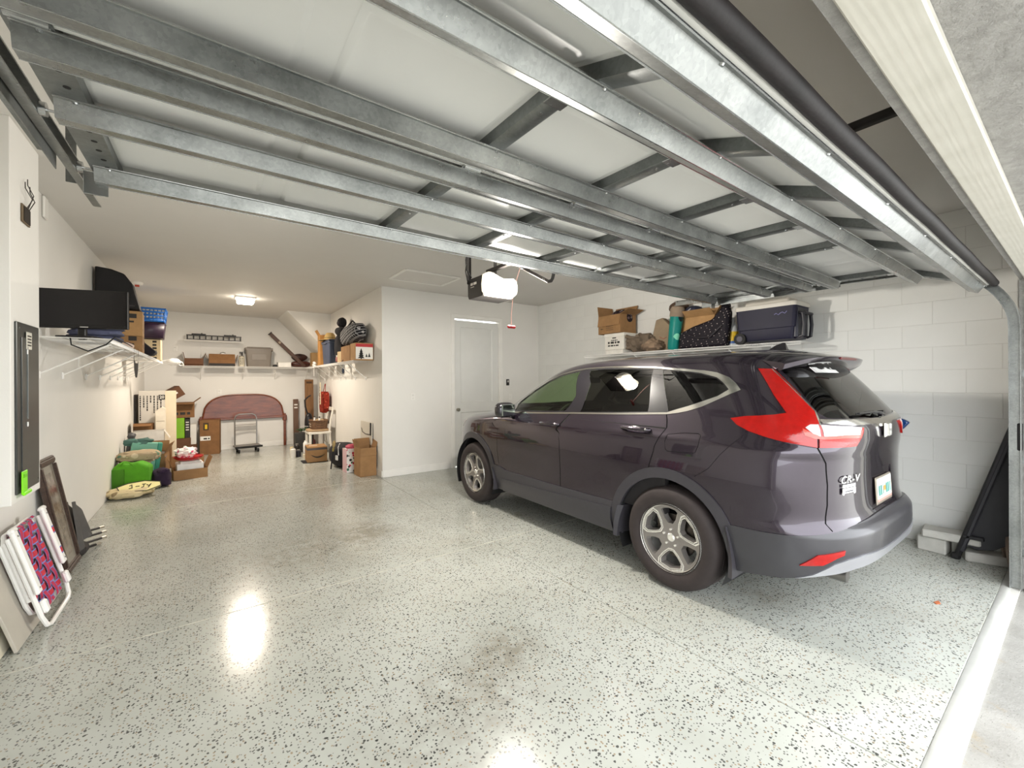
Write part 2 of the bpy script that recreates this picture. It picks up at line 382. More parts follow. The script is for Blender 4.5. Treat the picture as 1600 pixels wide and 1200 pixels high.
# ---------------------------------------------------------------- car body surface: plan outlines stacked by height
CAR_Z=[.22,.30,.40,.52,.585,.612,.640,.70,.78,.85,.95,1.00,1.05,1.10,1.16,1.20,1.25,1.35,1.45,1.53,1.58,1.62,1.645,1.660]
CAR_W=[.850,.880,.905,.915,.916,.9165,.917,.919,.924,.926,.921,.916,.907,.884,.856,.838,.816,.772,.726,.686,.657,.622,.580,.520]
CAR_YF=[3.30,3.46,3.55,3.58,3.58,3.58,3.58,3.575,3.56,3.53,3.45,3.36,3.12,2.74,2.43,2.36,2.28,2.10,1.92,1.76,1.62,1.45,1.26,1.02]
CAR_CF=[2.4,2.35,2.3,2.3,2.3,2.3,2.3,2.3,2.3,2.3,2.3,2.25,2.0,1.7,1.4,1.25,1.15,1.0,.88,.78,.70,.60,.50,.40]
CAR_YR=[-.90,-.96,-1.0,-1.015,-1.013,-.998,-.966,-.950,-.946,-.945,-.948,-.952,-.957,-.96,-.957,-.945,-.912,-.838,-.76,-.692,-.645,-.60,-.555,-.49]
CAR_CR=[-.30,-.30,-.30,-.30,-.30,-.30,-.30,-.30,-.30,-.30,-.30,-.30,-.29,-.28,-.27,-.26,-.25,-.21,-.16,-.11,-.07,-.03,0,.05]
CAR_NF=[2.8]*12+[2.9,3.0]+[3.2]*10
CAR_NR=[3.6]*12+[3.8]*2+[4.0]*10
def pchip(xs,ys):
    xs=np.array(xs,float); ys=np.array(ys,float); h=np.diff(xs); d=np.diff(ys)/h; m=np.zeros(len(xs))
    for i in range(1,len(xs)-1):
        if d[i-1]*d[i]>0:
            w1=2*h[i]+h[i-1]; w2=h[i]+2*h[i-1]; m[i]=(w1+w2)/(w1/d[i-1]+w2/d[i])
    m[0]=d[0]; m[-1]=d[-1]
    def f(x):
        x=min(max(x,xs[0]),xs[-1]); i=min(int(np.searchsorted(xs,x,side='right'))-1,len(xs)-2); i=max(i,0)
        t=(x-xs[i])/h[i]; t2=t*t; t3=t2*t
        return float(ys[i]*(2*t3-3*t2+1)+h[i]*m[i]*(t3-2*t2+t)+ys[i+1]*(-2*t3+3*t2)+h[i]*m[i+1]*(t3-t2))
    return f
cW,cYF,cCF,cYR,cCR,cNF,cNR=[pchip(CAR_Z,a) for a in (CAR_W,CAR_YF,CAR_CF,CAR_YR,CAR_CR,CAR_NF,CAR_NR)]
_zt=np.linspace(.22,1.66,721)
_tab=[np.array([f(z) for z in _zt]) for f in (cW,cYF,cCF,cYR,cCR,cNF,cNR)]
def cpar(z): return [float(np.interp(z,_zt,t)) for t in _tab]
_UT={}
def unit_curve(n):
    k=round(n*20)/20
    if k not in _UT:
        ph=np.linspace(0,math.pi/2,600); x=np.sin(ph)**(2/k); y=np.cos(ph)**(2/k)
        s=np.concatenate([[0],np.cumsum(np.hypot(np.diff(x)*.9,np.diff(y)*.65))]); _UT[k]=(s/s[-1],x,y)
    return _UT[k]
def csurf(u,z):
    W,YF,CF,YR,CR,NF,NR=cpar(z)
    if u<1:
        s,x,y=unit_curve(NF); cx=np.interp(u,s,x); cy=np.interp(u,s,y); X=W*cx; Y=CF+(YF-CF)*cy
    elif u<=2: X=W; Y=CF+(CR-CF)*(u-1)
    else:
        s,x,y=unit_curve(NR); cx=np.interp(3-u,s,x); cy=np.interp(3-u,s,y); X=W*cx; Y=CR+(YR-CR)*cy
    X*=1-.010*((Y-1.3)/1.6)**2
    return (-float(X),float(Y),z)
def cnorm(u,z):
    e=.004
    a=np.array(csurf(max(u-e,0),z)); b=np.array(csurf(min(u+e,3),z)); c=np.array(csurf(u,max(z-e,.22))); d=np.array(csurf(u,min(z+e,1.66)))
    n=np.cross(b-a,d-c); n=n/np.linalg.norm(n)
    p=csurf(u,z)
    if u>=2.999 or u<=.001: n[0]=0; n/=np.linalg.norm(n)
    if n[0]*(p[0])+n[1]*(p[1]-1.3)*.3<0: n=-n
    return n
def su(y,z):
    W,YF,CF,YR,CR,NF,NR=cpar(z)
    if y>CF: s,x,c=unit_curve(NF); f=min((y-CF)/(YF-CF),.9999); return float(np.interp(-f,-c,s))
    if y>=CR: return 1+(CF-y)/(CF-CR)
    s,x,c=unit_curve(NR); f=min((CR-y)/(CR-YR),.9999); return 3-float(np.interp(-f,-c,s))
def ru(xx,z):
    W,YF,CF,YR,CR,NF,NR=cpar(z)
    s,x,c=unit_curve(NR); return 3-float(np.interp(min(abs(xx)/W,.9999),x,s))
CAR_X, CAR_Y = 3.508, 1.742
def paint_mat():
    t = NT('dark_metallic_paint')
    fl = t.ramp(t.noise(900, 1), [(.35, '#2a222d'), (.65, '#3b323d')])
    t.set(Base_Color=fl, Metallic=.7, Roughness=.24, Coat_Weight=1.0, Coat_Roughness=.03); return t.m
M_PAINT = paint_mat()
M_CLAD = pm('#37353a', .38, 0, var=.06, scale=30, bump=.06, bscale=300)
M_BUMP = pm('#39383c', .32, .2, var=.06, scale=10, coat=.3)
M_BLACKG = pm('#17151a', .22, 0, var=.1, coat=.5); M_RUB = pm('#0c0b0c', .7, var=.2)
M_CHROME = pm('#dcdad4', .13, 1., var=.02); M_SILV = pm('#b9bac0', .3, .8, var=.04)
M_TYRE = pm('#2e2625', .75, var=.15, scale=18, bump=.15, bscale=90)
M_GLASS_F = glass_mat('light_green_glass', '#c3d4b8', 1.5); M_GLASS_R = glass_mat('privacy_glass', '#4a4347', 1.52); M_GLASS_B = glass_mat('rear_glass', '#3d3a38', 1.6)
def lens_mat(name, c, em=.0):
    t = NT(name); w = t.voro(120); t.set(Base_Color=t.ramp(t.noise(30), [(.3, tuple(x*.75 for x in lin(c))), (.7, lin(c))]), Roughness=.16, Coat_Weight=.35)
    t.b.inputs['Specular IOR Level'].default_value = .5; t.bump(w, .12, .004); return t.m
M_RED = lens_mat('red_lens', '#a50a05'); M_DRED = lens_mat('deep_red_lens', '#6e0806'); M_CLR = lens_mat('clear_lens', '#cfc4c4'); M_PINK = lens_mat('pink_lens', '#d8584c')
def S(y, z): return (su(y, z), z)
def Rr(x, z): return (ru(x, z), z)
def stroke(pts, w):
    """polyline in (u,z) widened to a thin polygon of width w metres"""
    P = [(Vector(csurf(*p)), p) for p in pts]; L, Rt = [], []
    for i, (q, p) in enumerate(P):
        a, b = pts[max(i-1, 0)], pts[min(i+1, len(pts)-1)]
        du = (Vector(csurf(min(p[0]+.01, 3), p[1]))-Vector(csurf(max(p[0]-.01, 0), p[1]))).length/.02 or 1
        d = Vector(((b[0]-a[0])*du, b[1]-a[1])); d = d.normalized() if d.length > 0 else Vector((1, 0)); n = Vector((-d.y, d.x))*w/2
        L.append((p[0]+n.x/du, p[1]+n.y)); Rt.append((p[0]-n.x/du, p[1]-n.y))
    return L+Rt[::-1]
def arc(yc, zc, r, a0, a1, n): return [S(yc+r*math.cos(R_(a0+(a1-a0)*k/n)), max(.221, zc+r*math.sin(R_(a0+(a1-a0)*k/n)))) for k in range(n+1)]
AZ = .355
bseam = [S(1.03, 1.170), S(1.098, 1.086), S(1.112, .987), S(1.102, .896), S(1.1, .505), S(1.103, .404), S(1.059, .29)]
cseam = [S(.067, 1.224), S(.037, 1.131), S(.092, 1.027), S(.113, .957), S(.147, .851), S(.164, .76)]
fseam = [S(1.96, 1.12), S(2.06, 1.06), S(2.115, .93), S(2.13, .7), S(2.10, .52)]
gseam = [Rr(.63, 1.545), Rr(.683, 1.245), Rr(.735, 1.19), Rr(.757, 1.09), Rr(.715, .995), Rr(.704, .87), Rr(.706, .76), Rr(.725, .66), Rr(.715, .622)]
dloU = [(1.985, 1.222), (1.767, 1.372), (1.56, 1.473), (1.353, 1.536), (1.147, 1.569), (1.014, 1.582), (.785, 1.589), (.5, 1.584), (.283, 1.574), (.01, 1.549), (-.14, 1.534), (-.235, 1.518), (-.327, 1.484), (-.379, 1.445), (-.417, 1.402)]
dloL = [(-.353, 1.372), (-.183, 1.284), (-.09, 1.251), (-.02, 1.234), (.063, 1.220), (.453, 1.194), (.985, 1.168), (1.775, 1.128), (1.95, 1.118)]
inU = [(1.955, 1.216), (1.76, 1.357), (1.553, 1.459), (1.35, 1.522), (1.145, 1.555), (1.014, 1.568), (.785, 1.575), (.5, 1.570), (.283, 1.560), (.19, 1.552), (-.04, 1.527), (-.122, 1.516), (-.246, 1.483), (-.30, 1.446), (-.343, 1.404)]
inL = [(-.278, 1.358), (-.14, 1.304), (-.009, 1.259), (.063, 1.234), (.453, 1.208), (.985, 1.182), (1.775, 1.142), (1.93, 1.133)]
REG = [  # (name, material, offset, polygon list) first match wins
 ('void', None, 0, [arc(0.015, AZ, .425, -30, 210, 40), arc(2.66, AZ, .425, -30, 210, 40),
    [S(.3, .22), S(.3, .268), S(2.4, .268), S(2.4, .22)], [S(-.3, .22), S(-.36, .285), S(-.49, .30), S(-.7, .335), Rr(.815, .365), Rr(.766, .385), Rr(.6, .415), Rr(.3, .428), (3, .43), (3, .22)], [(0, .22), (0, .27), S(3.2, .27), S(2.95, .24), S(2.9, .22)]]),
 ('front_window_glass', M_GLASS_F, -.004, [[S(*p) for p in [(1.90, 1.152), (1.932, 1.213), (1.755, 1.345), (1.55, 1.447), (1.348, 1.510), (1.145, 1.544), (1.085, 1.549), (1.118, 1.190)]]]),
 ('rear_window_glass', M_GLASS_R, -.004, [[S(*p) for p in [(.953, 1.559), (.785, 1.565), (.5, 1.560), (.285, 1.551), (.228, 1.232), (.453, 1.217), (.919, 1.193)]]]),
 ('quarter_glass', M_GLASS_R, -.003, [[S(*p) for p in [(.192, 1.545), (-.04, 1.520), (-.12, 1.509), (-.243, 1.476), (-.295, 1.442), (-.334, 1.403), (-.274, 1.363), (-.14, 1.311), (-.006, 1.266), (.056, 1.243)]]]),
 ('window_pillar', M_BLACKG, -.001, [[S(*p) for p in inU+inL]]),
 ('window_chrome_trim', M_CHROME, .004, [[S(*p) for p in dloU+dloL]]),
 ('windshield', M_GLASS_F, -.002, [[(0, 1.185), S(2.17, 1.20), S(1.86, 1.41), S(1.63, 1.535), (0, 1.605)]]),
 ('rear_glass', M_GLASS_B, -.002, [[(3, 1.565), Rr(.30, 1.56), Rr(.585, 1.535), Rr(.655, 1.275), Rr(.63, 1.245), Rr(.35, 1.232), (3, 1.226)]]),
 ('rear_lamp_chrome_edge', M_CHROME, .006, [stroke([Rr(.620, 1.53), Rr(.666, 1.28), Rr(.690, 1.235), Rr(.705, 1.205)], .012)]),
 ('clear_lamp_lens', M_CLR, .012, [[Rr(.765, 1.19), Rr(.742, 1.207), Rr(.714, 1.207), Rr(.735, 1.147), Rr(.757, 1.158)], [Rr(.705, 1.205), Rr(.62, 1.197), Rr(.42, 1.183), Rr(.462, 1.146), Rr(.58, 1.152), Rr(.722, 1.147)]]),
 ('lamp_light_guide', M_PINK, .012, [[Rr(.775, 1.185), Rr(.757, 1.158), Rr(.722, 1.147), Rr(.58, 1.152), Rr(.462, 1.146), Rr(.43, 1.17), Rr(.42, 1.17), Rr(.455, 1.128), Rr(.6, 1.135), Rr(.76, 1.13), Rr(.785, 1.15)]]),
 ('gate_lamp_lens', M_RED, .010, [[Rr(.722, 1.205), Rr(.39, 1.180), Rr(.44, 1.13), Rr(.505, 1.083), Rr(.752, 1.083)]]),
 ('side_lamp_lens', M_RED, .010, [[S(-.395, 1.222), S(-.48, 1.240), S(-.557, 1.247), S(-.64, 1.258), S(-.685, 1.268), S(-.60, 1.375), S(-.482, 1.535), Rr(.615, 1.530), Rr(.662, 1.28), Rr(.70, 1.21), Rr(.735, 1.195), Rr(.760, 1.083), S(-.70, 1.108), S(-.6, 1.130), S(-.516, 1.153), S(-.44, 1.185)]]),
 ('tailgate_chrome_bar', M_CHROME, .012, [[Rr(.69, 1.234), Rr(.35, 1.224), (3, 1.218), (3, 1.172), Rr(.12, 1.172), Rr(.19, 1.192), Rr(.45, 1.196), Rr(.69, 1.212)]]),
 ('bumper_reflector', M_RED, .016, [[Rr(.843, .432), Rr(.828, .46), Rr(.802, .50), Rr(.687, .527), Rr(.692, .502), Rr(.73, .485), Rr(.778, .446)]]),
 ('skid_strip', M_SILV, .014, [[Rr(.835, .352), Rr(.80, .385), Rr(.73, .452), Rr(.66, .474), Rr(.55, .484), Rr(.3, .476), (3, .470), (3, .43), Rr(.3, .428), Rr(.6, .415), Rr(.766, .385)]]),
 ('rear_bumper', M_BUMP, .008, [[S(-.3, .22), S(-.40, .56), S(-.431, .575), S(-.6, .580), S(-.75, .590), Rr(.735, .614), Rr(.456, .640), Rr(.2, .650), (3, .652), (3, .22)]]),
 ('wheel_arch_trim', M_CLAD, .010, [arc(.015, AZ, .497, -24, 204, 44), arc(2.66, AZ, .497, -24, 204, 44)]),
 ('sill_step', M_CLAD, .022, [[S(2.06, .268), S(2.05, .405), S(1.43, .419), S(.455, .468), S(.455, .268)]]),
 ('side_sill', M_CLAD, .012, [[S(2.3, .22), S(2.3, .532), S(2.09, .532), S(1.975, .503), S(1.105, .503), S(.45, .513), S(.3, .5), S(.3, .22)]]),
 ('seam', M_RUB, -.006, [stroke(bseam, .007), stroke(cseam, .007), stroke(fseam, .006), stroke(gseam, .009), stroke([S(-.2, .83), S(-.37, 1.0), S(-.515, 1.155)], .003),
    stroke([S(.017, 1.086), S(-.10, 1.106), S(-.205, 1.112), S(-.225, 1.10), S(-.222, 1.04), S(-.205, .992), S(-.19, .983), S(.0, .972), S(.018, .985), S(.026, 1.04), S(.017, 1.086)], .004)]),
 ('headlight', M_CLR, .003, [[S(2.95, .975), S(3.2, .965), S(3.42, .91), S(3.5, .84), S(3.40, .835), S(3.1, .88)]]),
 ('grille', M_BLACKG, .004, [[(0, .50), (0, .89), S(3.49, .87), S(3.5, .62), S(3.53, .50)]]),
 ('front_bumper', M_CLAD, .006, [[(0, .22), (0, .47), S(3.45, .47), S(3.2, .53), S(3.0, .5), S(2.9, .22)]]),
 ('plate_recess', M_PAINT, -.006, [[Rr(.20, .90), Rr(.1, .905), (3, .905), (3, .672), Rr(.1, .672), Rr(.235, .670)]]),
 ('tailgate', M_PAINT, 0, [[Rr(.63, 1.545), Rr(.3, 1.575), (3, 1.58), (3, .652), Rr(.456, .640), Rr(.715, .622), Rr(.725, .66), Rr(.706, .76), Rr(.704, .87), Rr(.715, .995), Rr(.757, 1.09), Rr(.735, 1.19), Rr(.683, 1.245)]]),
 ('front_door', M_PAINT, 0, [fseam+[S(1.1, .503), S(1.102, .896), S(1.112, .987), S(1.098, 1.086), S(1.03, 1.170)]]),
 ('rear_door', M_PAINT, 0, [[S(1.03, 1.170), S(1.098, 1.086), S(1.112, .987), S(1.102, .896), S(1.1, .503), S(.45, .513)]+cseam[::-1]]),
]
def inpoly(p, poly):
    c = False; x, y = p; n = len(poly); j = n-1
    for i in range(n):
        xi, yi = poly[i]; xj, yj = poly[j]
        if (yi > y) != (yj > y) and x < (xj-xi)*(y-yi)/(yj-yi)+xi: c = not c
        j = i
    return c
def build_car():
    car = thing('suv_car', 'dark metallic compact SUV parked nose-in on the speckled garage floor', 'car', (CAR_X, CAR_Y, 0))
    SU = 1.2
    us = list(np.linspace(0, 1, 27))+list(np.linspace(1, 2, 47))[1:]+list(np.linspace(2, 3, 61))[1:]
    zz = sorted(set([round(float(z), 4) for z in np.concatenate([np.linspace(.22, .56, 16), np.linspace(.57, .66, 10), np.linspace(.67, 1.56, 44), np.linspace(1.57, 1.66, 12)])]))
    pts = [(u*SU, z) for u in us for z in zz]; edges = []
    # outline of the whole strip
    for name, mat, off, polys in REG:
        for poly in polys:
            ring = []
            for i in range(len(poly)):
                a, b = poly[i], poly[(i+1) % len(poly)]; L = (Vector(csurf(*a))-Vector(csurf(*b))).length; n = max(1, int(L/.03))
                ring += [((a[0]+(b[0]-a[0])*k/n)*SU, a[1]+(b[1]-a[1])*k/n) for k in range(n)]
            o = len(pts); pts += ring; edges += [(o+i, o+(i+1) % len(ring)) for i in range(len(ring))]
    res = delaunay_2d_cdt([Vector(p) for p in pts], edges, [], 0, 1e-5)
    V2 = [(min(max(p.x/SU, 0), 3), min(max(p.y, .22), 1.66)) for p in res[0]]
    P3 = np.array([csurf(*p) for p in V2]); N3 = np.array([cnorm(*p) for p in V2])
    bbs = [[(min(q[0] for q in p), max(q[0] for q in p), min(q[1] for q in p), max(q[1] for q in p)) for p in r[3]] for r in REG]
    reg = {}
    for f in res[2]:
        if len(f) < 3: continue
        c = (sum(V2[i][0] for i in f)/len(f), sum(V2[i][1] for i in f)/len(f)); nm = 'body_shell'
        for (name, mat, off, polys), bb in zip(REG, bbs):
            if any(b[0] <= c[0] <= b[1] and b[2] <= c[1] <= b[3] and inpoly(c, p) for p, b in zip(polys, bb)): nm = name; break
        reg.setdefault(nm, []).append(tuple(f))
    info = {r[0]: (r[1], r[2]) for r in REG}; info['body_shell'] = (M_PAINT, 0)
    def emit(nm, faces, side):
        mat, off = info[nm]; vs, fs, ns = [], [], []; mp = {}
        cen = np.array([0, 1.3, .8])
        for sd in ((-1, 1) if side == 0 else (side,)):
            mp = {}; cnt = {}
            for f in faces:
                g = []
                for i in f:
                    if i not in mp:
                        p = P3[i]+N3[i]*off; n = N3[i]
                        if sd > 0: p = p*[-1, 1, 1]; n = n*[-1, 1, 1]
                        mp[i] = len(vs); vs.append(tuple(p)); ns.append(tuple(n))
                    g.append(mp[i])
                a, b, c = (np.array(vs[k]) for k in g[:3])
                if np.dot(np.cross(b-a, c-a), np.array(ns[g[0]])) < 0: g = g[::-1]
                fs.append(tuple(g))
                for k in range(len(f)):
                    e = (min(f[k], f[(k+1) % len(f)]), max(f[k], f[(k+1) % len(f)])); cnt[e] = cnt.get(e, 0)+1
            if abs(off) > 1e-6 and 'glass' not in nm:
                lo = -.012 if off > 0 else .0
                for (i, j), c in cnt.items():
                    if c != 1: continue
                    if V2[i][0] > 2.9995 and V2[j][0] > 2.9995: continue
                    q = [P3[i]+N3[i]*off, P3[j]+N3[j]*off, P3[j]+N3[j]*lo, P3[i]+N3[i]*lo]
                    if sd > 0: q = [t*[-1, 1, 1] for t in q]
                    n = np.cross(q[1]-q[0], q[3]-q[0]); n = n/(np.linalg.norm(n)+1e-9)
                    o = len(vs); vs.extend(tuple(t) for t in q); ns.extend([tuple(n)]*4); fs.append((o, o+1, o+2, o+3))
        me = bpy.data.meshes.new(nm); me.from_pydata(vs, [], fs); me.update()
        me.polygons.foreach_set('use_smooth', [True]*len(me.polygons)); me.normals_split_custom_set_from_vertices(ns)
        me.materials.append(mat); ob = bpy.data.objects.new(nm, me); COL.objects.link(ob); ob.parent = car; return ob
    def islands(faces):
        par = {}
        def fd(a):
            while par.setdefault(a, a) != a: par[a] = par[par[a]]; a = par[a]
            return a
        for f in faces:
            for i in f[1:]: par[fd(f[0])] = fd(i)
        g = {}
        for f in faces: g.setdefault(fd(f[0]), []).append(f)
        big = [v for v in g.values() if len(v) > 3]; return big or list(g.values())
    both = {'body_shell', 'windshield', 'rear_glass', 'tailgate_chrome_bar', 'skid_strip', 'rear_bumper', 'plate_recess', 'tailgate', 'grille', 'front_bumper'}
    part = {}
    for nm, faces in reg.items():
        if nm == 'void': continue
        if nm in both: part[nm] = emit(nm, faces, 0)
        else:
            for isl in islands(faces): part[nm] = emit(nm, isl, -1); emit(nm, isl, 1)
    part['plate_recess'].parent = part['tailgate']; part['tailgate_chrome_bar'].parent = part['tailgate']; part['rear_glass'].parent = part['tailgate']; part['skid_strip'].parent = part['rear_bumper']
    # roof skin
    m = MB(); uu = np.linspace(0, 3, 60); na = 13
    for u in uu:
        p = csurf(u, 1.66)
        for k in range(na):
            x = p[0]+(-2*p[0])*k/(na-1); e = abs(p[0]); c = (1-(x/e)**2) if e > 1e-6 else 0
            m.v.append((x, p[1], 1.66+.032*c*min(1, e/.45)))
    m.f += [(i*na+k, i*na+k+1, (i+1)*na+k+1, (i+1)*na+k) for i in range(len(uu)-1) for k in range(na-1)]
    m.done('roof_panel', M_PAINT, car, ang=80)
    # dark floor, wheel housings and cabin
    m = MB(); m.box((0, 1.33, .33), (1.5, 3.3, .16), b=.04); m.box((0, -.62, .50), (1.40, .5, .14), b=.04)
    m.done('underbody', M_RUB, car)
    for yc in (.015, 2.66):
        for sd in (-1, 1):
            m = MB(); n = 28
            for k in range(n+1):
                a = R_(-25+230*k/n); m.v += [(sd*(cW(.6)-.012), yc+.428*math.cos(a), AZ+.428*math.sin(a)), (sd*.60, yc+.43*math.cos(a), AZ+.43*math.sin(a))]
            m.f += [(2*k, 2*k+1, 2*k+3, 2*k+2) for k in range(n)]
            o = len(m.v); m.v.append((sd*.60, yc, AZ)); m.f += [(o, 2*k+1, 2*k+3) for k in range(n)]
            m.done('wheel_housing', M_RUB, car)
    cab = pm('#1d1a1b', .8, var=.15, bump=.1); cab2 = pm('#3b342f', .6, var=.1)
    m = MB(); m.box((0, 1.2, .45), (1.55, 2.9, .1)); m.box((0, -.42, .80), (1.3, .6, .06)); m.box((-.845, 1.0, .82), (.05, 1.9, .62)); m.box((.845, 1.0, .82), (.05, 1.9, .62)); m.done('cabin_trim', cab, car)
    m = MB(); m.grid(lambda i, j: (-.78+1.56*i, 1.75+.38*j, 1.09+.05*math.sin(math.pi*i)-.02*j+(.05*math.exp(-((i-.25)/.13)**2))), 24, 6); m.box((0, 1.92, .92), (1.55, .4, .3), b=.05); m.done('dashboard', cab, car)
    for sx in (-.38, .38):
        for y, nm in ((.95, 'seat'), (.02, 'rear_seat')):
            m = MB(); m.box((sx, y+.25, .62), (.52, .5, .16), b=.05); m.box((0, 0, 0), (.5, .14, .62), M=T(sx, y-.06, .95, rx=R_(14)), b=.05); m.box((0, 0, 0), (.27, .09, .18), M=T(sx, y-.17, 1.36, rx=R_(10)), b=.035); m.cyl((sx-.06, y-.13, 1.2), (sx-.06, y-.16, 1.3), .008); m.cyl((sx+.06, y-.13, 1.2), (sx+.06, y-.16, 1.3), .008)
            m.done(nm, cab, car)
    m = MB(); c = Matrix.Translation((-.38, 1.56, 1.06)) @ Euler((R_(-62), 0, 0)).to_matrix().to_4x4()
    m.tube([(.185*math.cos(a), .185*math.sin(a), 0) for a in np.linspace(0, 2*math.pi, 33)[:-1]], .015, 8, True, M=c); m.box((0, -.02, -.02), (.34, .05, .03), M=c, b=.01); m.cyl((0, 0, 0), (0, .0, -.03), .06, n=16, M=c)
    m.done('steering_wheel', cab, car)
    m = MB(); m.box((0, 1.55, 1.47), (.22, .03, .065), b=.012); m.cyl((0, 1.56, 1.5), (0, 1.62, 1.56), .01); m.done('interior_mirror', cab, car)
    # spoiler with its stop lamp
    m = MB(); nx = 25
    for k in range(nx):
        t = -1+2*k/(nx-1); x = .615*t; e = abs(t)**6
        s3 = abs(t)**3; yt = -.775+.05*abs(t)**2.5+.10*e; zt = 1.618-.012*t*t-.040*e
        m.v += [(x*.90, -.36, 1.684-.03*t*t-.045*e), (x*.96, -.52+.02*e, 1.672-.03*t*t-.05*e), (x, yt+.02, zt+.008), (x, yt, zt-.002), (x, yt+.010, zt-.022-.012*s3), (x*.985, yt+.07, zt-.045-.015*s3), (x*.97, -.655+.09*e, 1.555-.03*e)]
    c = 7
    m.f += [(k*c+i, (k+1)*c+i, (k+1)*c+i+1, k*c+i+1) for k in range(nx-1) for i in range(c-1)]+[tuple(range(c)), tuple((nx-1)*c+i for i in range(c))[::-1]]
    sp = m.done('roof_spoiler', M_PAINT, part['tailgate'], ang=50)
    MB().box((0, -.771, 1.606), (.30, .02, .016), b=.006).done('stop_lamp', M_DRED, sp)
    # shark-fin aerial
    prof = [(.09, 0), (.055, .014), (.0, .052), (-.045, .068), (-.062, .066), (-.072, .03), (-.082, 0)]
    m = MB(); n = len(prof)
    for w in (-1, 1): m.v += [(w*.026*(1-z/.075), y, z) for y, z in prof]
    m.f += [tuple(range(n)), tuple(range(n, 2*n))[::-1]]+[(i, n+i, n+(i+1) % n, (i+1) % n) for i in range(n)]
    m.done('shark_fin_aerial', M_BLACKG, car, loc=(0, -.33, 1.677), ang=60)
    # mirrors
    for sd in (-1, 1):
        mr = MB(); mr.blob((0, 0, 0), (.115, .062, .080), 24, 14, amp=0, p=3.0)
        mo = mr.done('side_mirror', M_BLACKG, car, loc=(sd*1.0, 1.86, 1.165), rot=(0, 0, sd*R_(-6)), ang=60)
        MB().box((0, -.055, 0), (.175, .012, .118), b=.03).done('mirror_glass', pm('#c9d8d4', .03, 1., var=.02), mo, loc=(0, -.006, 0))
        MB().box((0, 0, 0), (.06, .05, .045), b=.012).done('mirror_arm', M_BLACKG, mo, loc=(-sd*.10, .01, -.066))
    # door handles
    for y, z, dn in ((.30, 1.105, 'rear_door_handle'), (1.265, 1.068, 'front_door_handle')):
        for sd in (-1, 1):
            x = -csurf(*S(y, z))[0]
            m = MB(); m.tube([(sd*(x+.012), y+.125, z-.004), (sd*(x+.036), y+.085, z), (sd*(x+.042), y, z), (sd*(x+.036), y-.07, z), (sd*(x+.030), y-.12, z-.002), (sd*(x+.004), y-.135, z-.002)], [.010, .013, .014, .014, .015, .012], 10)
            ho = m.done(dn, M_PAINT, car, ang=60)
            MB().blob((sd*(x-.006), y+.0, z-.012), (.012, .075, .030), 18, 10, amp=0).done('handle_cup', M_BLACKG, ho)
            MB().box((sd*(x+.034), y-.112, z), (.02, .035, .022), b=.007).done('handle_cap', M_CHROME, ho)
    # mud flaps
    for sd in (-1, 1):
        for y, z0, z1, k in ((-.415, .255, .56, 1), (.425, .255, .50, -1), (2.215, .255, .50, 1)):
            m = MB(); n = 8
            for i in range(n+1):
                t = i/n; z = z1+(z0-z1)*t; yy = y-k*(.02*math.sin(t*2.6)-.03*(1-t)*0)-k*.03*t
                m.v += [(sd*(.90+.030*t), yy+k*.030, z), (sd*(.935+.004*t), yy+k*.0, z), (sd*(.70), yy+k*.01, z), (sd*(.70), yy+k*.034, z)]
            m.f += [(4*i+a, 4*i+(a+1) % 4, 4*i+4+(a+1) % 4, 4*i+4+a) for i in range(n) for a in range(4)]+[(0, 1, 2, 3), tuple(4*n+a for a in range(4))[::-1]]
            m.done('mud_flap', M_CLAD, car)
    # rear badges, plate, wiper, exhaust
    yg = lambda x, z: csurf(ru(x, z), z)[1]
    M_INK0 = pm('#2a2830', .5); M_EMB = pm('#e4e3df', .25, .8, var=.03); M_WHT = pm('#eceae6', .5, var=.03)
    tl = part['tailgate']
    def on_gate(txt, x, z, size, mat, sx=1., depth=.002, bold=0, name='lettering', **k):
        a = math.atan2(yg(x-.06, z)-yg(x+.06, z), .12); n = cnorm(ru(x, z), z); tilt = math.asin(max(-1, min(1, n[2])))
        return letters(txt, mat, tl, (-x, yg(x, z)-.003, z), (R_(90)-tilt, 0, a), size, depth, bold, sx, name=name, **k)
    on_gate('CR-V', .525, .893, .060, M_EMB, 1.32, .0012, .0008, 'model_badge', shear=.15, spacing=1.12)
    m = MB(); x0 = .535
    st = [(-.066, .0), (.066, .0), (.066, -.034), (.052, -.038), (.046, -.028), (-.046, -.028), (-.052, -.038), (-.066, -.034)]
    a = math.atan2(yg(x0-.06, .82)-yg(x0+.06, .82), .12)
    m.prism(st, (0, 0, 0), (1, 0, 0), (0, 0, 1), (0, 1, 0), -.0006, .0006); sk_ = m.done('white_sticker', M_WHT, tl, loc=(-x0, yg(x0, .84)-.004, .846), rot=(0, 0, a))
    m = MB()
    for i in range(8): m.prism([(-.066+.0168*i, .004), (-.053+.0168*i, .004), (-.053+.0168*i, .022), (-.066+.0168*i, .022)], (0, 0, 0), (1, 0, 0), (0, 0, 1), (0, 1, 0), -.0006, .0006)
    m.done('sticker_print', M_WHT, sk_)['kind'] = 'stuff'
    MB().box((0, -.001, -.018), (.08, .001, .006)).done('sticker_line', M_INK0, sk_)
    m = MB(); rn = random.Random(5); x = -.36
    while x < .02:
        w = rn.uniform(.012, .024); hh = rn.choice((.022, .026, .036)); sl = .008
        z0 = 1.512; ya, yb2 = yg(abs(x), z0)-.004, yg(abs(x), z0+hh)-.004
        m.v += [(x+sl, ya, z0), (x+w+sl, ya, z0), (x+w, yb2, z0+hh), (x, yb2, z0+hh)]; k = len(m.v)-4; m.f.append((k, k+1, k+2, k+3)); x += w+.005
    m.done('window_lettering', M_WHT, tl)['kind'] = 'stuff'
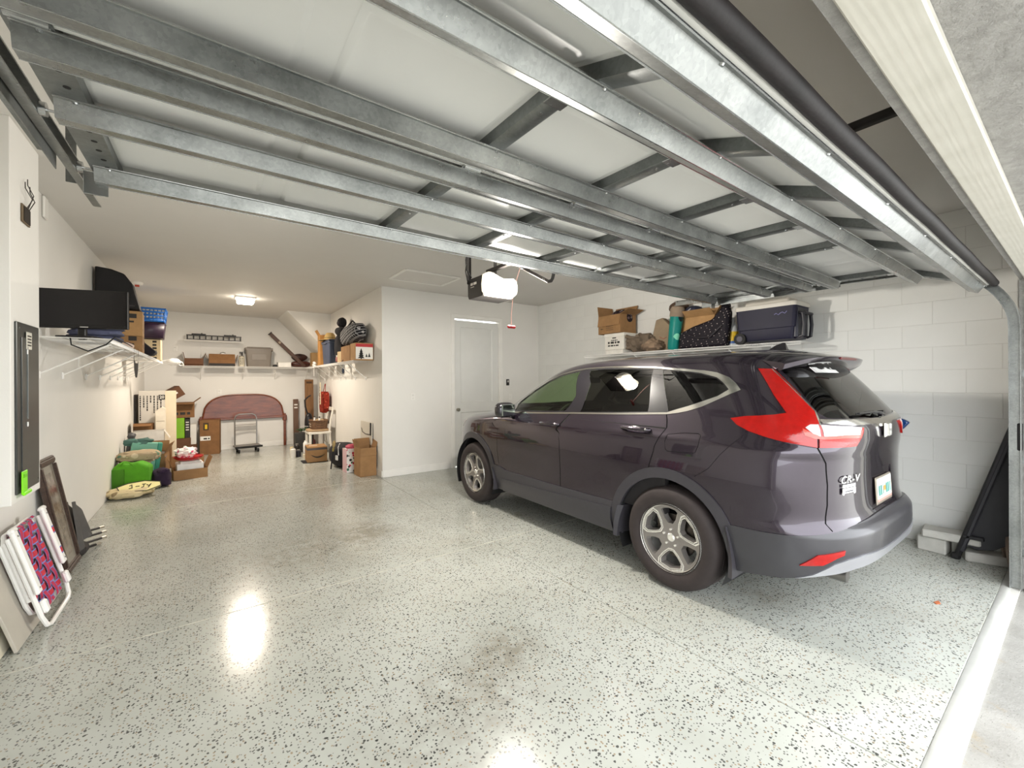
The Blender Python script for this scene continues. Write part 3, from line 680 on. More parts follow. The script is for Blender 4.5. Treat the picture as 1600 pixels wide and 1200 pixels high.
    em = MB(); em.box((0, 0, 0), (.118, .016, .098), b=.02); em.box((0, -.009, 0), (.10, .006, .082), b=.016); eo = em.done('badge_plate', M_CHROME, tl, loc=(0, yg(0, 1.15)-.014, 1.148))
    m = MB()
    for sd in (-1, 1): m.prism([(sd*.034, .036), (sd*.020, .036), (sd*.013, -.036), (sd*.030, -.036)], (0, 0, 0), (1, 0, 0), (0, 0, 1), (0, 1, 0), -.018, -.010)
    m.box((0, -.014, 0), (.034, .008, .014)); m.done('badge_letter', M_EMB, eo)
    pl = MB().box((0, 0, 0), (.32, .010, .168), b=.004).done('license_plate_frame', pm('#8d8477', .35, .5, var=.1), tl, loc=(0, yg(0, .77)-.006, .770), rot=(R_(-3), 0, 0))
    def plate_mat():
        t = NT('licence_plate_print'); x, y, z = t.sep(t.coord('Generated'))
        c = t.ramp(t.noise(9, 2), [(.42, '#f1f3ea'), (.5, '#cfe6dd'), (.58, '#f3ead2')])
        d = t.n('ShaderNodeVectorMath', operation='DISTANCE'); t.l(t.coord('Generated', (1, 0, 1)), d.inputs[0]); d.inputs[1].default_value = (.5, 0, .5)
        c = t.mix(t.ramp(d.outputs['Value'], [(.10, 1.0), (.16, 0.0)]), c, '#e98a3a'); c = t.mix(t.math('LESS_THAN', z, .12), c, '#b58f86'); t.set(Base_Color=c, Roughness=.35); return t.m
    MB().box((0, -.006, .004), (.296, .003, .140), b=.001).done('license_plate', plate_mat(), pl)
    pm_ = MB()
    for x, w in ((-.115, .03), (-.075, .03), (-.035, .012), (.035, .03), (.075, .03), (.115, .02)): pm_.box((x, -.008, .0), (w, .002, .062), b=.0008)
    pm_.done('plate_characters', pm('#3f7f78', .4), pl)['kind'] = 'stuff'
    m = MB(); m.cyl((.02, yg(0, 1.24)-.005, 1.245), (.02, yg(0, 1.24)-.035, 1.25), .02, n=12); m.tube([(.02, yg(0, 1.24)-.03, 1.25), (-.12, yg(.12, 1.255)-.024, 1.262), (-.36, yg(.36, 1.25)-.018, 1.262)], [.011, .008, .005], 6); m.box((-.22, yg(.22, 1.26)-.012, 1.262), (.34, .008, .012)); m.done('rear_wiper', M_BLACKG, tl)
    m = MB(); m.cyl((-.60, -.93, .36), (-.60, -.70, .36), .038, n=16); m.cyl((-.60, -.932, .36), (-.60, -.9, .36), .033, n=16); m.done('exhaust_tip', pm('#7c7a78', .3, 1.), car)
    # wheels: three bright outlined windows and three dark pockets around five nuts
    M_RIMG = pm('#8f8a86', .38, .6, var=.05); M_RIML = pm('#eeece6', .25, .75, var=.03); M_DISC = pm('#58524c', .35, .9, var=.1)
    def ringpoly(pts, n): return [(r*math.cos(R_(a)), r*math.sin(R_(a))) for r, a in pts]
    big = [(.094, -9), (.128, -21), (.178, -26), (.205, -22), (.210, 0), (.205, 22), (.178, 26), (.128, 21), (.094, 9)]
    sml = [(.100, -11), (.135, -18), (.196, -19), (.206, -14), (.209, 0), (.206, 14), (.196, 19), (.135, 18), (.100, 11)]
    def rim_meshes():
        R0 = .232; holes = []
        for k in range(3):
            holes.append(([(r, a+120*k+32) for r, a in big], True)); holes.append(([(r, a+120*k+92) for r, a in sml], False))
        pts = []; ed = []
        def loop(L): o = len(pts); pts.extend(L); ed.extend([(o+i, o+(i+1) % len(L)) for i in range(len(L))])
        loop([(R0*math.cos(t), R0*math.sin(t)) for t in np.linspace(0, 2*math.pi, 65)[:-1]])
        HP = []
        for h, bright in holes:
            L = []
            q = ringpoly(h, 0)
            for i in range(len(q)):
                a, b = q[i], q[(i+1) % len(q)]
                for k in range(3): L.append((a[0]+(b[0]-a[0])*k/3, a[1]+(b[1]-a[1])*k/3))
            HP.append((L, bright)); loop(L)
        for r in (.05, .08, .11, .15, .19): loop_pts = [(r*math.cos(t), r*math.sin(t)) for t in np.linspace(0, 2*math.pi, 31)[:-1]]; pts.extend(loop_pts)
        pts.append((0, 0))
        res = delaunay_2d_cdt([Vector(p) for p in pts], ed, [], 0, 1e-6)
        dep = lambda x, y: -.020*(1-(math.hypot(x, y)/R0)**2)     # face dished towards the hub
        face = MB(); o = 0; face.v = [(dep(p.x, p.y), p.x, p.y) for p in res[0]]
        for f in res[2]:
            c = (sum(res[0][i].x for i in f)/3, sum(res[0][i].y for i in f)/3)
            if math.hypot(*c) < R0 and not any(inpoly(c, L) for L, b in HP): face.f.append(tuple(f))
        for L, b in HP:
            o = len(face.v); n = len(L); cx = sum(p[0] for p in L)/n; cy = sum(p[1] for p in L)/n
            for x, y in L: face.v += [(dep(x, y), x, y), (dep(x, y)-.045, cx+(x-cx)*.86, cy+(y-cy)*.86)]
            face.f += [(o+2*i, o+2*((i+1) % n), o+2*((i+1) % n)+1, o+2*i+1) for i in range(n)]
        acc = MB()
        for L, b in HP:
            if not b: continue
            n = len(L); cx = sum(p[0] for p in L)/n; cy = sum(p[1] for p in L)/n; o = len(acc.v)
            for x, y in L:
                for s_, h in ((1.0, .0), (1.0, .004), (1.085, .004), (1.095, .0)):
                    X, Y = cx+(x-cx)*s_, cy+(y-cy)*s_; acc.v.append((dep(X, Y)+h, X, Y))
            acc.f += [(o+4*i+k, o+4*((i+1) % n)+k, o+4*((i+1) % n)+k+1, o+4*i+k+1) for i in range(n) for k in range(3)]
            o = len(acc.v)
            for x, y in L:
                for s_, h in ((1.17, .0), (1.17, .003), (1.30, .003), (1.30, .0)):
                    X, Y = cx+(x-cx)*s_, cy+(y-cy)*s_; rr = math.hypot(X, Y); 
                    if rr > .228: X, Y = X*.228/rr, Y*.228/rr
                    acc.v.append((dep(X, Y)+h, X, Y))
            acc.f += [(o+4*i+k, o+4*((i+1) % n)+k, o+4*((i+1) % n)+k+1, o+4*i+k+1) for i in range(n) for k in range(3)]
        return face, acc
    face, acc = rim_meshes(); proto = None
    for sd in (-1, 1):
        for yc in (0.0, 2.66):
            if proto is None:
                prof = [(.228, .0), (.240, -.006), (.262, .012), (.300, .016), (.335, .006), (.352, -.018), (.358, -.05), (.3585, -.19), (.345, -.225), (.30, -.235), (.235, -.225)]
                m = MB().lathe(prof, 64, ax='x')
                for rr in (.3593,):
                    pass
                w = m.done('wheel', M_TYRE, car, ang=50)
                tr = MB()
                for k in range(4): tr.lathe([(.3590, -.062-.036*k), (.3612, -.064-.036*k), (.3612, -.086-.036*k), (.3590, -.088-.036*k)], 64, ax='x')
                tr.done('tyre_tread', M_TYRE, w)
                fo = face.done('rim_face', M_RIMG, w, ang=30); fo.location.x = -.010
                ao = acc.done('rim_accent', M_RIML, w, ang=30); ao.location.x = -.009
                MB().lathe([(.236, .004), (.240, -.004), (.234, -.008), (.222, -.012), (.216, -.05), (.214, -.2)], 64, ax='x').done('rim_lip', M_RIML, w)
                MB().lathe([(.0, -.085), (.150, -.085), (.152, -.10), (.0, -.10)], 40, ax='x').done('brake_disc', M_DISC, w)
                MB().box((-.085, -.10, .085), (.05, .09, .10), b=.02).done('brake_caliper', pm('#4f463f', .5, .6), w)
                MB().lathe([(0, .006), (.022, .006), (.029, .001), (.031, -.008)], 24, ax='x', o=(-.025, 0, 0)).done('hub_cap', M_RIML, w)
                for k in range(5):
                    a = R_(72*k+90); MB().cyl((-.045, .057*math.cos(a), .057*math.sin(a)), (-.018, .057*math.cos(a), .057*math.sin(a)), .011, .008, 8).done('lug_nut', M_RIML, w)
                proto = w
            else:
                w = proto.copy(); COL.objects.link(w)
                for c in list(proto.children):
                    q = c.copy(); COL.objects.link(q); q.parent = w
            # outer face points away from the car
            w.location = (sd*.902, yc, .3615); w.rotation_euler = (R_(14 if yc else 0), 0, 0 if sd > 0 else math.pi)
    return car
CAR = build_car()
bars_later = []
# ---------------------------------------------------------------- open sectional garage door
def galv_mat(name, lo, hi, rough=.36):
    t = NT(name); v = t.voro(110, out='Color'); s = t.sep(v)
    f = t.math('ADD', t.math('MULTIPLY', s[0], .10), t.math('MULTIPLY', t.noise(3.5, 6, .65), .9))
    t.set(Base_Color=t.ramp(f, [(.3, lo), (.75, hi)]), Metallic=.85, Roughness=t.ramp(t.noise(6, 5, .6), [(.3, rough-.12), (.7, rough+.04)])); t.bump(t.noise(40, 3), .05, .004); return t.m
M_GALV = galv_mat('galvanised_steel', '#7b7e7d', '#b0b2b0'); M_STILE = galv_mat('galvanised_stile', '#666968', '#8f9291', .42)
M_SKIN = pm('#dcdcd8', .38, var=.03, scale=2); M_LIPP = pm('#c9c9c4', .4, var=.05); M_SEAL = pm('#1a1516', .6, var=.4, scale=9, bump=.2)
M_BOLT = pm('#b9bbbb', .25, 1.)
GX0, GX1 = -.39, 4.50
SECS = [((2.51, 2.402), (-1, -.03)), ((1.977, 2.386), (-1, -.03)), ((1.444, 2.370), (-1, -.03)), ((.911, 2.362), (-.928, -.371))]
SLEN = .531
gd = thing('garage_door', 'open white sectional garage door with galvanised struts, rolled up under the ceiling', 'garage door', ((GX0+GX1)/2, .38, 2.2))
GO = Vector(gd.location)
def sframe(k):
    (y, z), (a, b) = SECS[k]; a_ = Vector((0, a, b)).normalized(); n = Vector((0, -a_.z, a_.y)); n = n if n.z < 0 else -n
    return Vector((0, y, z))-GO, a_, n
STX = [.857+.598*k for k in range(5)]
COLX = [GX0+.04+k*(GX1-GX0-.08)/8 for k in range(9)]
HAT = [(-.052, .0), (-.036, .0), (-.021, .052), (.018, .052), (.036, .0), (.052, .0)]
def hat_poly(t=.0028):
    out = HAT; inn = [(-.052, t), (-.038, t), (-.024, .052+t), (.021, .052+t), (.038, t), (.052, t)]
    return out+inn[::-1]
def on_sec(k):
    P, a, n = sframe(k); return lambda x, s, d: P+Vector((x, 0, 0))+a*s+n*d
for k in range(4):
    P, a, n = sframe(k); at = on_sec(k); X = Vector((1, 0, 0))
    m = MB()
    m.prism([(0.003, -.014), (SLEN, -.014), (SLEN, 0), (.003, 0)], P, a, n, X, GX0, GX1)
    for c in range(8):      # pressed panels, seen from the back
        x0, x1, s0, s1 = COLX[c]+.045, COLX[c+1]-.045, .075, SLEN-.075; o = len(m.v)
        for ins, d in ((0, .0005), (.016, .0075), (.022, .0075), (.048, .002)):
            m.v += [at(x0+ins, s0+ins, d), at(x1-ins, s0+ins, d), at(x1-ins, s1-ins, d), at(x0+ins, s1-ins, d)]
        m.f += [(o+4*r+i, o+4*r+(i+1) % 4, o+4*r+4+(i+1) % 4, o+4*r+4+i) for r in range(3) for i in range(4)]+[(o+12, o+13, o+14, o+15)]
    m.done('door_panel', M_SKIN, gd)
    for s in (.009, SLEN-.009):
        if k == 3 and s > .3: continue
        m = MB(); m.prism([(s-.006, 0), (s+.006, 0), (s+.006, .040), (s-.006+(.016 if s > .3 else -.016)*-1, .040), (s-.006+(.016 if s > .3 else -.016)*-1, .037), (s-.006, .037)], P, a, n, X, GX0, GX1); m.done('panel_lip', M_LIPP, gd)
    for x in STX:
        m = MB(); m.prism([(x-.032, 0), (x-.032, .042), (x-.024, .045), (x+.024, .045), (x+.032, .042), (x+.032, 0), (x+.029, 0), (x+.029, .040), (x-.029, .040), (x-.029, 0)], P, X, n, a, .012, SLEN-.012)
        m.done('stile', M_STILE, gd)
        for s in (.05, .10, SLEN-.10, SLEN-.05):
            q = at(x-.005, s, .045); MB().cyl(q, q+n*.004, .006, .005, 8).done('screw', M_BOLT, gd)
    for x, w in ((GX0+.045, .09), (GX1-.045, .09)):
        m = MB(); m.prism([(x-w/2, -.010), (x-w/2, .045), (x+w/2, .045), (x+w/2, 0), (x+w/2-.003, 0), (x+w/2-.003, .042), (x-w/2+.003, .042), (x-w/2+.003, -.010)], P, X, n, a, .004, SLEN-.004)
        eo = m.done('end_stile', M_STILE, gd)
        mh = MB()
        for s in (.06, .14, .22, .31, .39, .47):
            q = at(x+.012, s, .0445); mh = MB().cyl(q, q+n*.0015, .009, n=10); mh.done('slot', M_RUB, eo)
# struts
for k, s in ((0, .085), (1, .100), (1, .445), (2, .117), (3, .135), (3, .478)):
    P, a, n = sframe(k); m = MB()
    m.prism([(-q[0], q[1]) for q in hat_poly()], P+a*s+n*.045, a, n, Vector((1, 0, 0)), GX0+.012, GX1-.012)
    so_ = m.done('strut', M_GALV, gd)
    for e, dd in ((-.021, .0985), (.0225, .0985), (-.051, .0465)): MB().cyl(P+a*(s-e)+n*dd+Vector((GX0+.012, 0, 0)), P+a*(s-e)+n*dd+Vector((GX1-.012, 0, 0)), .0032, n=6).done('strut_lip', M_BOLT, so_)
    at = on_sec(k)
    for x in STX+[GX0+.05, GX1-.05]:
        for e in (-.038, .038):
            q = at(x+.01, s+e, .047); MB().cyl(q, q+n*.006, .0075, .0055, 8).done('bolt', M_BOLT, so_)
# hinges over the joints
for k in range(3):
    P, a, n = sframe(k); at = on_sec(k)
    for x in STX+[GX0+.05, GX1-.05]:
        m = MB(); w = .034; o = at(x, SLEN, .046)
        m.box((0, 0, 0), (w*2, .11, .004), M=Matrix.Translation(o) @ Matrix(((1, 0, 0, 0), (0, a.y, n.y, 0), (0, a.z, n.z, 0), (0, 0, 0, 1))))
        m.cyl(o+Vector((-.036, 0, 0))+n*.008, o+Vector((.036, 0, 0))+n*.008, .0085, n=10)
        h = m.done('hinge', M_BOLT, gd)
# rollers and top fixtures at both ends
for x, sg in ((GX0, -1), (GX1, 1)):
    for k, s in ((0, .05), (1, .0), (2, .0), (3, .0), (3, .49)):
        at = on_sec(k); q = at(x, s, .035)
        m = MB(); m.cyl(q, q+Vector((sg*.05, 0, 0)), .005, n=8); m.cyl(q+Vector((sg*.030, 0, 0)), q+Vector((sg*.047, 0, 0)), .022, n=18); m.done('roller', M_BOLT, gd)
    at = on_sec(0); m = MB(); q = at(x-sg*.012, .075, .100); m.box(tuple(q), (.076, .004, .095), b=.0015); m.box(tuple(q+Vector((0, .03, .047))), (.076, .07, .004), b=.0015); fx = m.done('top_bracket', M_BOLT, gd)
# bottom rail and rubber seal
P, a, n = sframe(3); X = Vector((1, 0, 0))
m = MB(); m.prism([(SLEN-.058, .0), (SLEN-.058, .036), (SLEN-.044, .040), (SLEN-.008, .040), (SLEN, .034), (SLEN, -.012)], P, a, n, X, GX0, GX1); m.done('bottom_rail', pm('#d9d8d2', .45, var=.08, scale=5), gd)
m = MB(); m.tube([P+a*(SLEN+.018)+n*.012+X*(GX0-.02+(GX1-GX0+.04)*t/30)+n*.0015*math.sin(t*1.3) for t in range(31)], .024, 12)
m.done('bottom_seal', M_SEAL, gd)
# paper stickers on the lip between two sections
at = on_sec(2)
q = at(.10, .012, .042); MB().box(tuple(q), (.155, .020, .003)).done('brown_sticker', pm('#8a5a2c', .7), gd)
for i in range(6):
    q = at(.27+.15*i, .012, .042); MB().box(tuple(q), (.125, .020, .002)).done('white_sticker', pm('#cfcfca', .7, var=.1, scale=20), gd)

# ---------------------------------------------------------------- tracks
def channel(pts, nrm, side, w=.030, d=.058, t=.0022):
    """C-shaped rail: pts path in the YZ plane, nrm normals, side = +1/-1 open direction along x"""
    m = MB(); prof = [(-d/2, w), (-d/2, 0), (d/2, 0), (d/2, w), (d/2-.006, w), (d/2-t, w-.003), (d/2-t, t), (-d/2+t, t), (-d/2+t, w-.003), (-d/2+.006, w)]; c = len(prof)
    for p, q in zip(pts, nrm): m.v += [(p[0]+side*b, p[1]+q[1]*a_, p[2]+q[2]*a_) for a_, b in prof]
    for i in range(len(pts)-1):
        for j in range(c): m.f.append((i*c+j, i*c+(j+1) % c, (i+1)*c+(j+1) % c, (i+1)*c+j))
    m.f += [tuple(range(c))[::-1], tuple((len(pts)-1)*c+i for i in range(c))]
    return m
def track_path(x):
    P = [(x, .318, z) for z in (0.0, .6, 1.2, 1.80)]; N = [(0, 1, 0)]*4
    r = .36
    for k in range(1, 13):
        t = R_(88*k/12); P.append((x, .318+r-r*math.cos(t), 1.84+r*math.sin(t)+.12*(k/12)**2)); N.append((0, math.cos(t), -math.sin(t)))
    e = P[-1]
    for y in (1.2, 2.0, 2.95): P.append((x, y, e[2]+.03*(y-e[1]))); N.append((0, .03, -1))
    return P, N
for x, sd, lab in ((GX1+.078, -1, 'galvanised door track rising beside the right jamb and curving overhead'), (GX0-.078, 1, 'galvanised overhead door track along the left end of the open door')):
    t = thing('door_track', lab, 'track', (x, .32, 0)); P, N = track_path(0); P = [(0, p[1]-.32, p[2]) for p in P]
    channel(P, N, sd).done('track_rail', M_GALV, t, ang=30)
    # perforated angle carrying the overhead run
    m = MB(); y0, y1 = (1.0, 2.02) if sd > 0 else (1.0, 2.3)
    z0 = P[-3][2]
    m.box((-sd*.006, (y0+y1)/2-.0, z0+.02-.03), (.004, y1-y0, .066), b=.001); m.box((-sd*.03, (y0+y1)/2, z0+.02), (.05, y1-y0, .004), b=.001)
    ao = m.done('track_angle', M_STILE, t)
    for i in range(5): MB().cyl((-sd*.008, y0+.1+i*.21, z0-.02), (-sd*.014, y0+.1+i*.21, z0-.02), .011, .008, 8).done('bolt', M_BOLT, ao)
    m = MB(); m.box((-sd*.02, 2.32, (P[-1][2]+ZC)/2-.02), (.035, .004, ZC-P[-1][2]+.03), b=.001); m.done('hanger', M_STILE, t)
    for z in (.25, .9, 1.06, 1.5):
        m = MB(); m.box((-sd*.022, .02-.04, z), (.004, .07, .05), b=.001); m.box((-sd*.045, -.05, z), (.05, .004, .05), b=.001); m.done('jamb_bracket', M_GALV, t)
    m = MB(); m.box((-sd*.022, -.02, 1.06), (.06, .03, .20), b=.01); 
    if sd < 0: m.done('rubber_stop', M_SEAL, t)
# torsion shaft over the opening
ts = thing('torsion_spring', 'dark torsion spring shaft on the header behind the door bottom', 'spring', (2.05, .46, 2.68))
MB().cyl((-2.5, 0, 0), (2.5, 0, 0), .013, n=12).done('shaft', M_STILE, ts)
m = MB(); m.tube([(-.75+.7*i/280, .030*math.cos(i*.9), .030*math.sin(i*.9)) for i in range(280)], .004, 5); m.done('spring_coil', M_SEAL, ts)
for x in (-2.5, -.6, 2.5):
    MB().box((x, -.060, 0), (.07, .12, .20), b=.008).done('bearing_plate', M_SEAL, ts)
MB().lathe([(.012, -.03), (.06, -.03), (.052, 0), (.06, .03), (.012, .03)], 20, ax='x', o=(2.4, 0, 0)).done('cable_drum', M_SEAL, ts)
# ---------------------------------------------------------------- opener
OPX = 2.12
op = thing('door_opener', 'black ceiling garage door opener with a glowing white lamp lens', 'door opener', (OPX, 3.22, 2.22))
M_OPB = pm('#221f1e', .4, var=.15)
def lensm():
    t = NT('glowing_lens'); t.set(Base_Color='#f4ecd8', Roughness=.35)
    t.b.inputs['Emission Color'].default_value = (1, .93, .78, 1)
    x, y, z = t.sep(t.coord('Object')); d = t.n('ShaderNodeVectorMath', operation='DISTANCE'); t.l(t.tc.outputs['Object'], d.inputs[0]); d.inputs[1].default_value = (.10, 0, .08)
    t.l(t.ramp(d.outputs['Value'], [(.05, 1.0), (.35, .28)]), t.b.inputs['Emission Strength']); return t.m
m = MB(); m.prism([(-.07, 0.0), (.16, 0.0), (.18, .035), (.18, .17), (.165, .185), (-.075, .185), (-.09, .17), (-.09, .035)], (0, 0, 0), (0, 1, 0), (0, 0, 1), (1, 0, 0), -.165, .165)
m.done('housing', M_OPB, op, bev=.004)
lp = [(-.172, .04), (-.150, .0), (.130, .0), (.170, .035), (.178, .10), (.168, .155), (.13, .178), (.06, .165), (.0, .160), (-.06, .178), (-.13, .205), (-.165, .185), (-.176, .10)]
def lens_shape():
    m = MB(); n = len(lp); cx = sum(p[0] for p in lp)/n; cz = sum(p[1] for p in lp)/n
    for s_, y in ((1, -.078), (1, -.12), (.93, -.150), (.80, -.165)): m.v += [(cx+(p[0]-cx)*s_, y, cz+(p[1]-cz)*s_) for p in lp]
    m.f += [(k*n+i, (k+1)*n+i, (k+1)*n+(i+1) % n, k*n+(i+1) % n) for k in range(3) for i in range(n)]+[tuple(3*n+i for i in range(n))[::-1], tuple(range(n))]
    return m
lens = lens_shape().done('lamp_lens', lensm(), op, ang=25)
_l = bpy.data.lights.new('opener_bulb', 'POINT'); _l.energy = LAMP_OPENER; _l.color = (1, .95, .87); _l.shadow_soft_size = .07
_lo = bpy.data.objects.new('opener_bulb', _l); COL.objects.link(_lo); _lo.parent = op; _lo.location = (.02, -.26, -.05)
bars_later.append((op, [(-.07, .12, .11, .022), (-.07, .10, .06, .006)], (-.1655, .055, 0), (0, -1, 0), (0, 0, 1)))
MB().box((0, -1.40, .268), (.034, 3.0, .034), b=.004).done('rail', M_OPB, op)
m = MB(); m.box((0, -.42, .235), (.05, .12, .035), b=.008); m.box((0, -.45, .205), (.02, .05, .05), b=.004); m.cyl((-.03, -.46, .185), (.06, -.46, .185), .012); m.tube([(.05, -.46, .185), (.075, -.47, .20), (.08, -.50, .19), (.06, -.50, .175)], .004, 6); m.done('trolley', M_BOLT, op)
arm = [(.0, -.46, .180), (.035, -.60, .095), (.05, -.71, .030), (.06, -.735, .030), (.066, -.745, .05), (.085, -.765, .165)]
m = MB()
for a_, b_ in zip(arm[:-1], arm[1:]):
    pa, pb = Vector(a_), Vector(b_); d = (pb-pa); L = d.length; q = d.to_track_quat('Y', 'Z').to_matrix().to_4x4(); m.box((0, L/2, 0), (.005, L+.01, .026), M=Matrix.Translation(pa) @ q, b=.001)
ar = m.done('door_arm', M_OPB, op)
for i in (.55, .7): q = Vector(arm[1]).lerp(Vector(arm[2]), i); MB().cyl(q+Vector((-.004, 0, 0)), q+Vector((-.007, 0, 0)), .006, n=8).done('arm_hole', M_BOLT, ar)
m = MB(); m.box((.085, -.77, .175), (.05, .03, .06), b=.004); m.cyl((.045, -.765, .165), (.125, -.765, .165), .008); m.done('door_bracket', M_BOLT, op)
m = MB(); m.tube([(-.03, -.45, .18), (-.062, -.40, .0), (-.07, -.38, -.20), (-.07, -.38, -.29)], .0028, 5); cord = m.done('release_cord', pm('#d8a79c', .7), op)
m = MB(); m.box((-.07, -.38, -.302), (.085, .022, .026), b=.009); m.done('release_handle', pm('#9c1418', .45), op)
m = MB(); m.box((-.165, .16, .42), (.036, .004, .56), b=.001); m.box((-.15, .16, .42), (.004, .036, .56), b=.001); m.done('hanger_strap', M_OPB, op)
m = MB(); m.box((.13, .16, .42), (.036, .004, .56), b=.001); m.done('hanger_strap', M_OPB, op)
m = MB(); m.tube([(-.17, .10, .19), (-.21, .12, .26), (-.20, .15, .36), (-.17, .17, .48), (-.17, .17, .69)], .006, 6); m.tube([(-.17, .06, .15), (-.215, .10, .16), (-.215, .13, .25), (-.18, .16, .40)], .005, 6); m.done('power_cable', M_RUB, op)
# ---------------------------------------------------------------- fixtures on walls and ceiling
def bars(parent, mat, rows, o, ex, ey, name='print', d=.0008):
    """rows of small printed dashes, for print too small to read: rows = [(x, y, total width, height)]"""
    ex, ey = Vector(ex), Vector(ey); ez = ex.cross(ey); m = MB(); rnd = random.Random(len(rows)*7+3)
    for x, y, w, h in rows:
        p = x
        while p < x+w-.001:
            q = min(rnd.uniform(.5, 1.7)*h*1.6, x+w-p)
            m.prism([(p, y), (p+q, y), (p+q, y+h), (p, y+h)], o, ex, ey, ez, 0, d); p += q+h*.55
    ob = m.done(name, mat, parent); ob['kind'] = 'stuff'; return ob
M_INK = pm('#2b2724', .7); M_PAPER = pm('#e6e3dc', .7, var=.04)
for _a in bars_later: bars(_a[0], pm('#cfcac2', .5), *_a[1:], name='brand_print')
# boxed-out electrical panel
ch = MB().box((-.955, 3.68, (.80+ZC)/2), (.17, .48, ZC-.80), b=.003).done('wall_chase', M_WALL); struct(ch)
ep = thing('electrical_panel', 'tall dark grey electrical panel cover on the boxed-out left wall', 'panel', (-.868, 3.675, .85))
M_EP = pm('#4e504e', .35, .5, var=.12, scale=3)
MB().box((.004, 0, .48), (.010, .372, .965), b=.003).done('panel_frame', M_EP, ep)
MB().box((.011, .01, .50), (.006, .27, .76), b=.002).done('panel_door', M_EP, ep)
MB().box((.016, -.045, .62), (.006, .004, .42), b=.001).done('door_edge', pm('#7a7d7b', .4, .6), ep)
for z in (.80, .38): MB().box((.017, -.052, z), (.006, .010, .028), b=.002).done('latch', pm('#e9e9e6', .4), ep)
o = MB().box((.0155, -.02, .865), (.003, .09, .10), b=.001).done('rating_label', pm('#c9c6ba', .6), ep); bars(o, M_INK, [(-.03, -.03+.018*i, .06, .007) for i in range(4)], (.0175, -.02, .865), (0, 1, 0), (0, 0, 1))
for y, z in ((-.16, .03), (-.16, .93), (.16, .03), (.16, .93)): MB().cyl((.009, y, z), (.013, y, z), .005, n=8).done('screw', M_BOLT, ep)
gt = thing('hang_tag', 'lime green plastic tag stuck low on the grey electrical panel', 'tag', (-.851, 3.55, .845))
m = MB(); m.box((.003, 0, .062), (.006, .085, .13), b=.003); m.done('tag_plate', pm('#86e51f', .45), gt)
MB().box((.009, .02, .0), (.012, .115, .02), b=.004).done('tag_hook', pm('#86e51f', .45), gt); MB().box((.0075, 0, .10), (.003, .05, .02), b=.001).done('tag_rib', pm('#6cc412', .45), gt)
jb = thing('junction_box', 'open brown junction box with loose wires above the electrical panel', 'junction box', (-.869, 3.66, 2.45))
m = MB(); m.box((.004, 0, 0), (.008, .13, .105), b=.002); m.done('box_plate', pm('#6b5b45', .6), jb)
MB().box((.009, .005, 0), (.004, .105, .085)).done('box_opening', pm('#2a221a', .8), jb)
for a, b in ((0, .02), (.02, .05), (.04, .02)): MB().tube([(.012, .03-a, .04), (.03, .05-a, .08+b), (.02, .01-a*2, .12+b), (.015, .03-a*2, .16+b)], .0025, 5).done('wire', pm('#3c3733', .5), jb)
cp = thing('wall_patch', 'white oval cover patch on the left wall near the ceiling', 'cover', (XL+.004, 4.77, 2.83)); MB().box((.006, 0, 0), (.018, .10, .17), b=.012).done('cover_plate', M_TRIM, cp)
# outlets and buttons
def outlet(label, loc, rz, tall=.115, holes=True):
    t = thing('wall_outlet', label, 'outlet', loc, (0, 0, rz)); MB().box((0, -.004, 0), (.072, .008, tall), b=.003).done('cover_plate', M_TRIM, t)
    for z in (-.024, .024): MB().box((0, -.009, z), (.034, .004, .030), b=.006).done('socket', pm('#dedcd6', .4), t)
    return t
outlet('white duplex outlet on the rear wall left of the door', (2.634, YB, 1.22), 0); outlet('white outlet on the back wall above the wooden headboard', (.19, YA, 1.25), 0)
outlet('white outlet on the left wall under the wire shelf, beside the cable', (XL, 5.85, 1.66), R_(90)); outlet('white outlet high on the back wall left of the back shelf', (-.55, YA, 2.16), 0, .12)
db = thing('door_button', 'small black opener button on the rear wall beside the door', 'button', (4.48, YB, 1.44)); MB().box((0, -.009, 0), (.062, .018, .115), b=.004).done('button_plate', pm('#1b1918', .4), db); MB().box((0, -.02, .018), (.032, .006, .038), b=.003).done('push_button', pm('#b8b5ae', .4), db)
sw = thing('light_switch', 'white light switch below the black opener button', 'switch', (4.54, YB, 1.17)); MB().box((0, -.004, 0), (.072, .008, .118), b=.003).done('cover_plate', M_TRIM, sw); MB().box((0, -.010, 0), (.012, .012, .025), b=.002).done('toggle', M_TRIM, sw)
# ceiling lamp in the alcove
cl = thing('ceiling_lamp', 'square white ceiling lamp glowing in the storage alcove', 'ceiling lamp', (.52, 8.55, ZC))
MB().box((0, 0, -.012), (.30, .30, .024), b=.006).done('lamp_base', M_TRIM, cl)
t = NT('lamp_glow'); t.set(Base_Color='#fff4e0', Roughness=.4); t.b.inputs['Emission Color'].default_value = (1, .90, .74, 1); t.b.inputs['Emission Strength'].default_value = 9
nz = t.ramp(t.noise(30), [(.2, .92), (.8, 1.0)]); t.l(nz, t.b.inputs['Base Color'])
MB().box((0, 0, -.060), (.25, .25, .085), b=.02).done('lamp_diffuser', t.m, cl)
_l = bpy.data.lights.new('alcove_bulb', 'AREA'); _l.energy = LAMP_ALCOVE; _l.color = (1, .87, .72); _l.size = .24; _l.spread = R_(180)
_lo = bpy.data.objects.new('alcove_bulb', _l); COL.objects.link(_lo); _lo.parent = cl; _lo.location = (0, 0, -.108)
sd_ = thing('smoke_detector', 'round white smoke detector on the ceiling above the left shelf', 'smoke detector', (-.83, 8.1, ZC))
MB().lathe([(0, 0), (.068, 0), (.068, -.012), (.060, -.034), (.035, -.040), (0, -.041)], 28).done('detector_body', M_TRIM, sd_)
MB().box((.0, -.02, -.055), (.05, .012, .03), b=.004).done('red_tag', pm('#b5402c', .5), sd_)

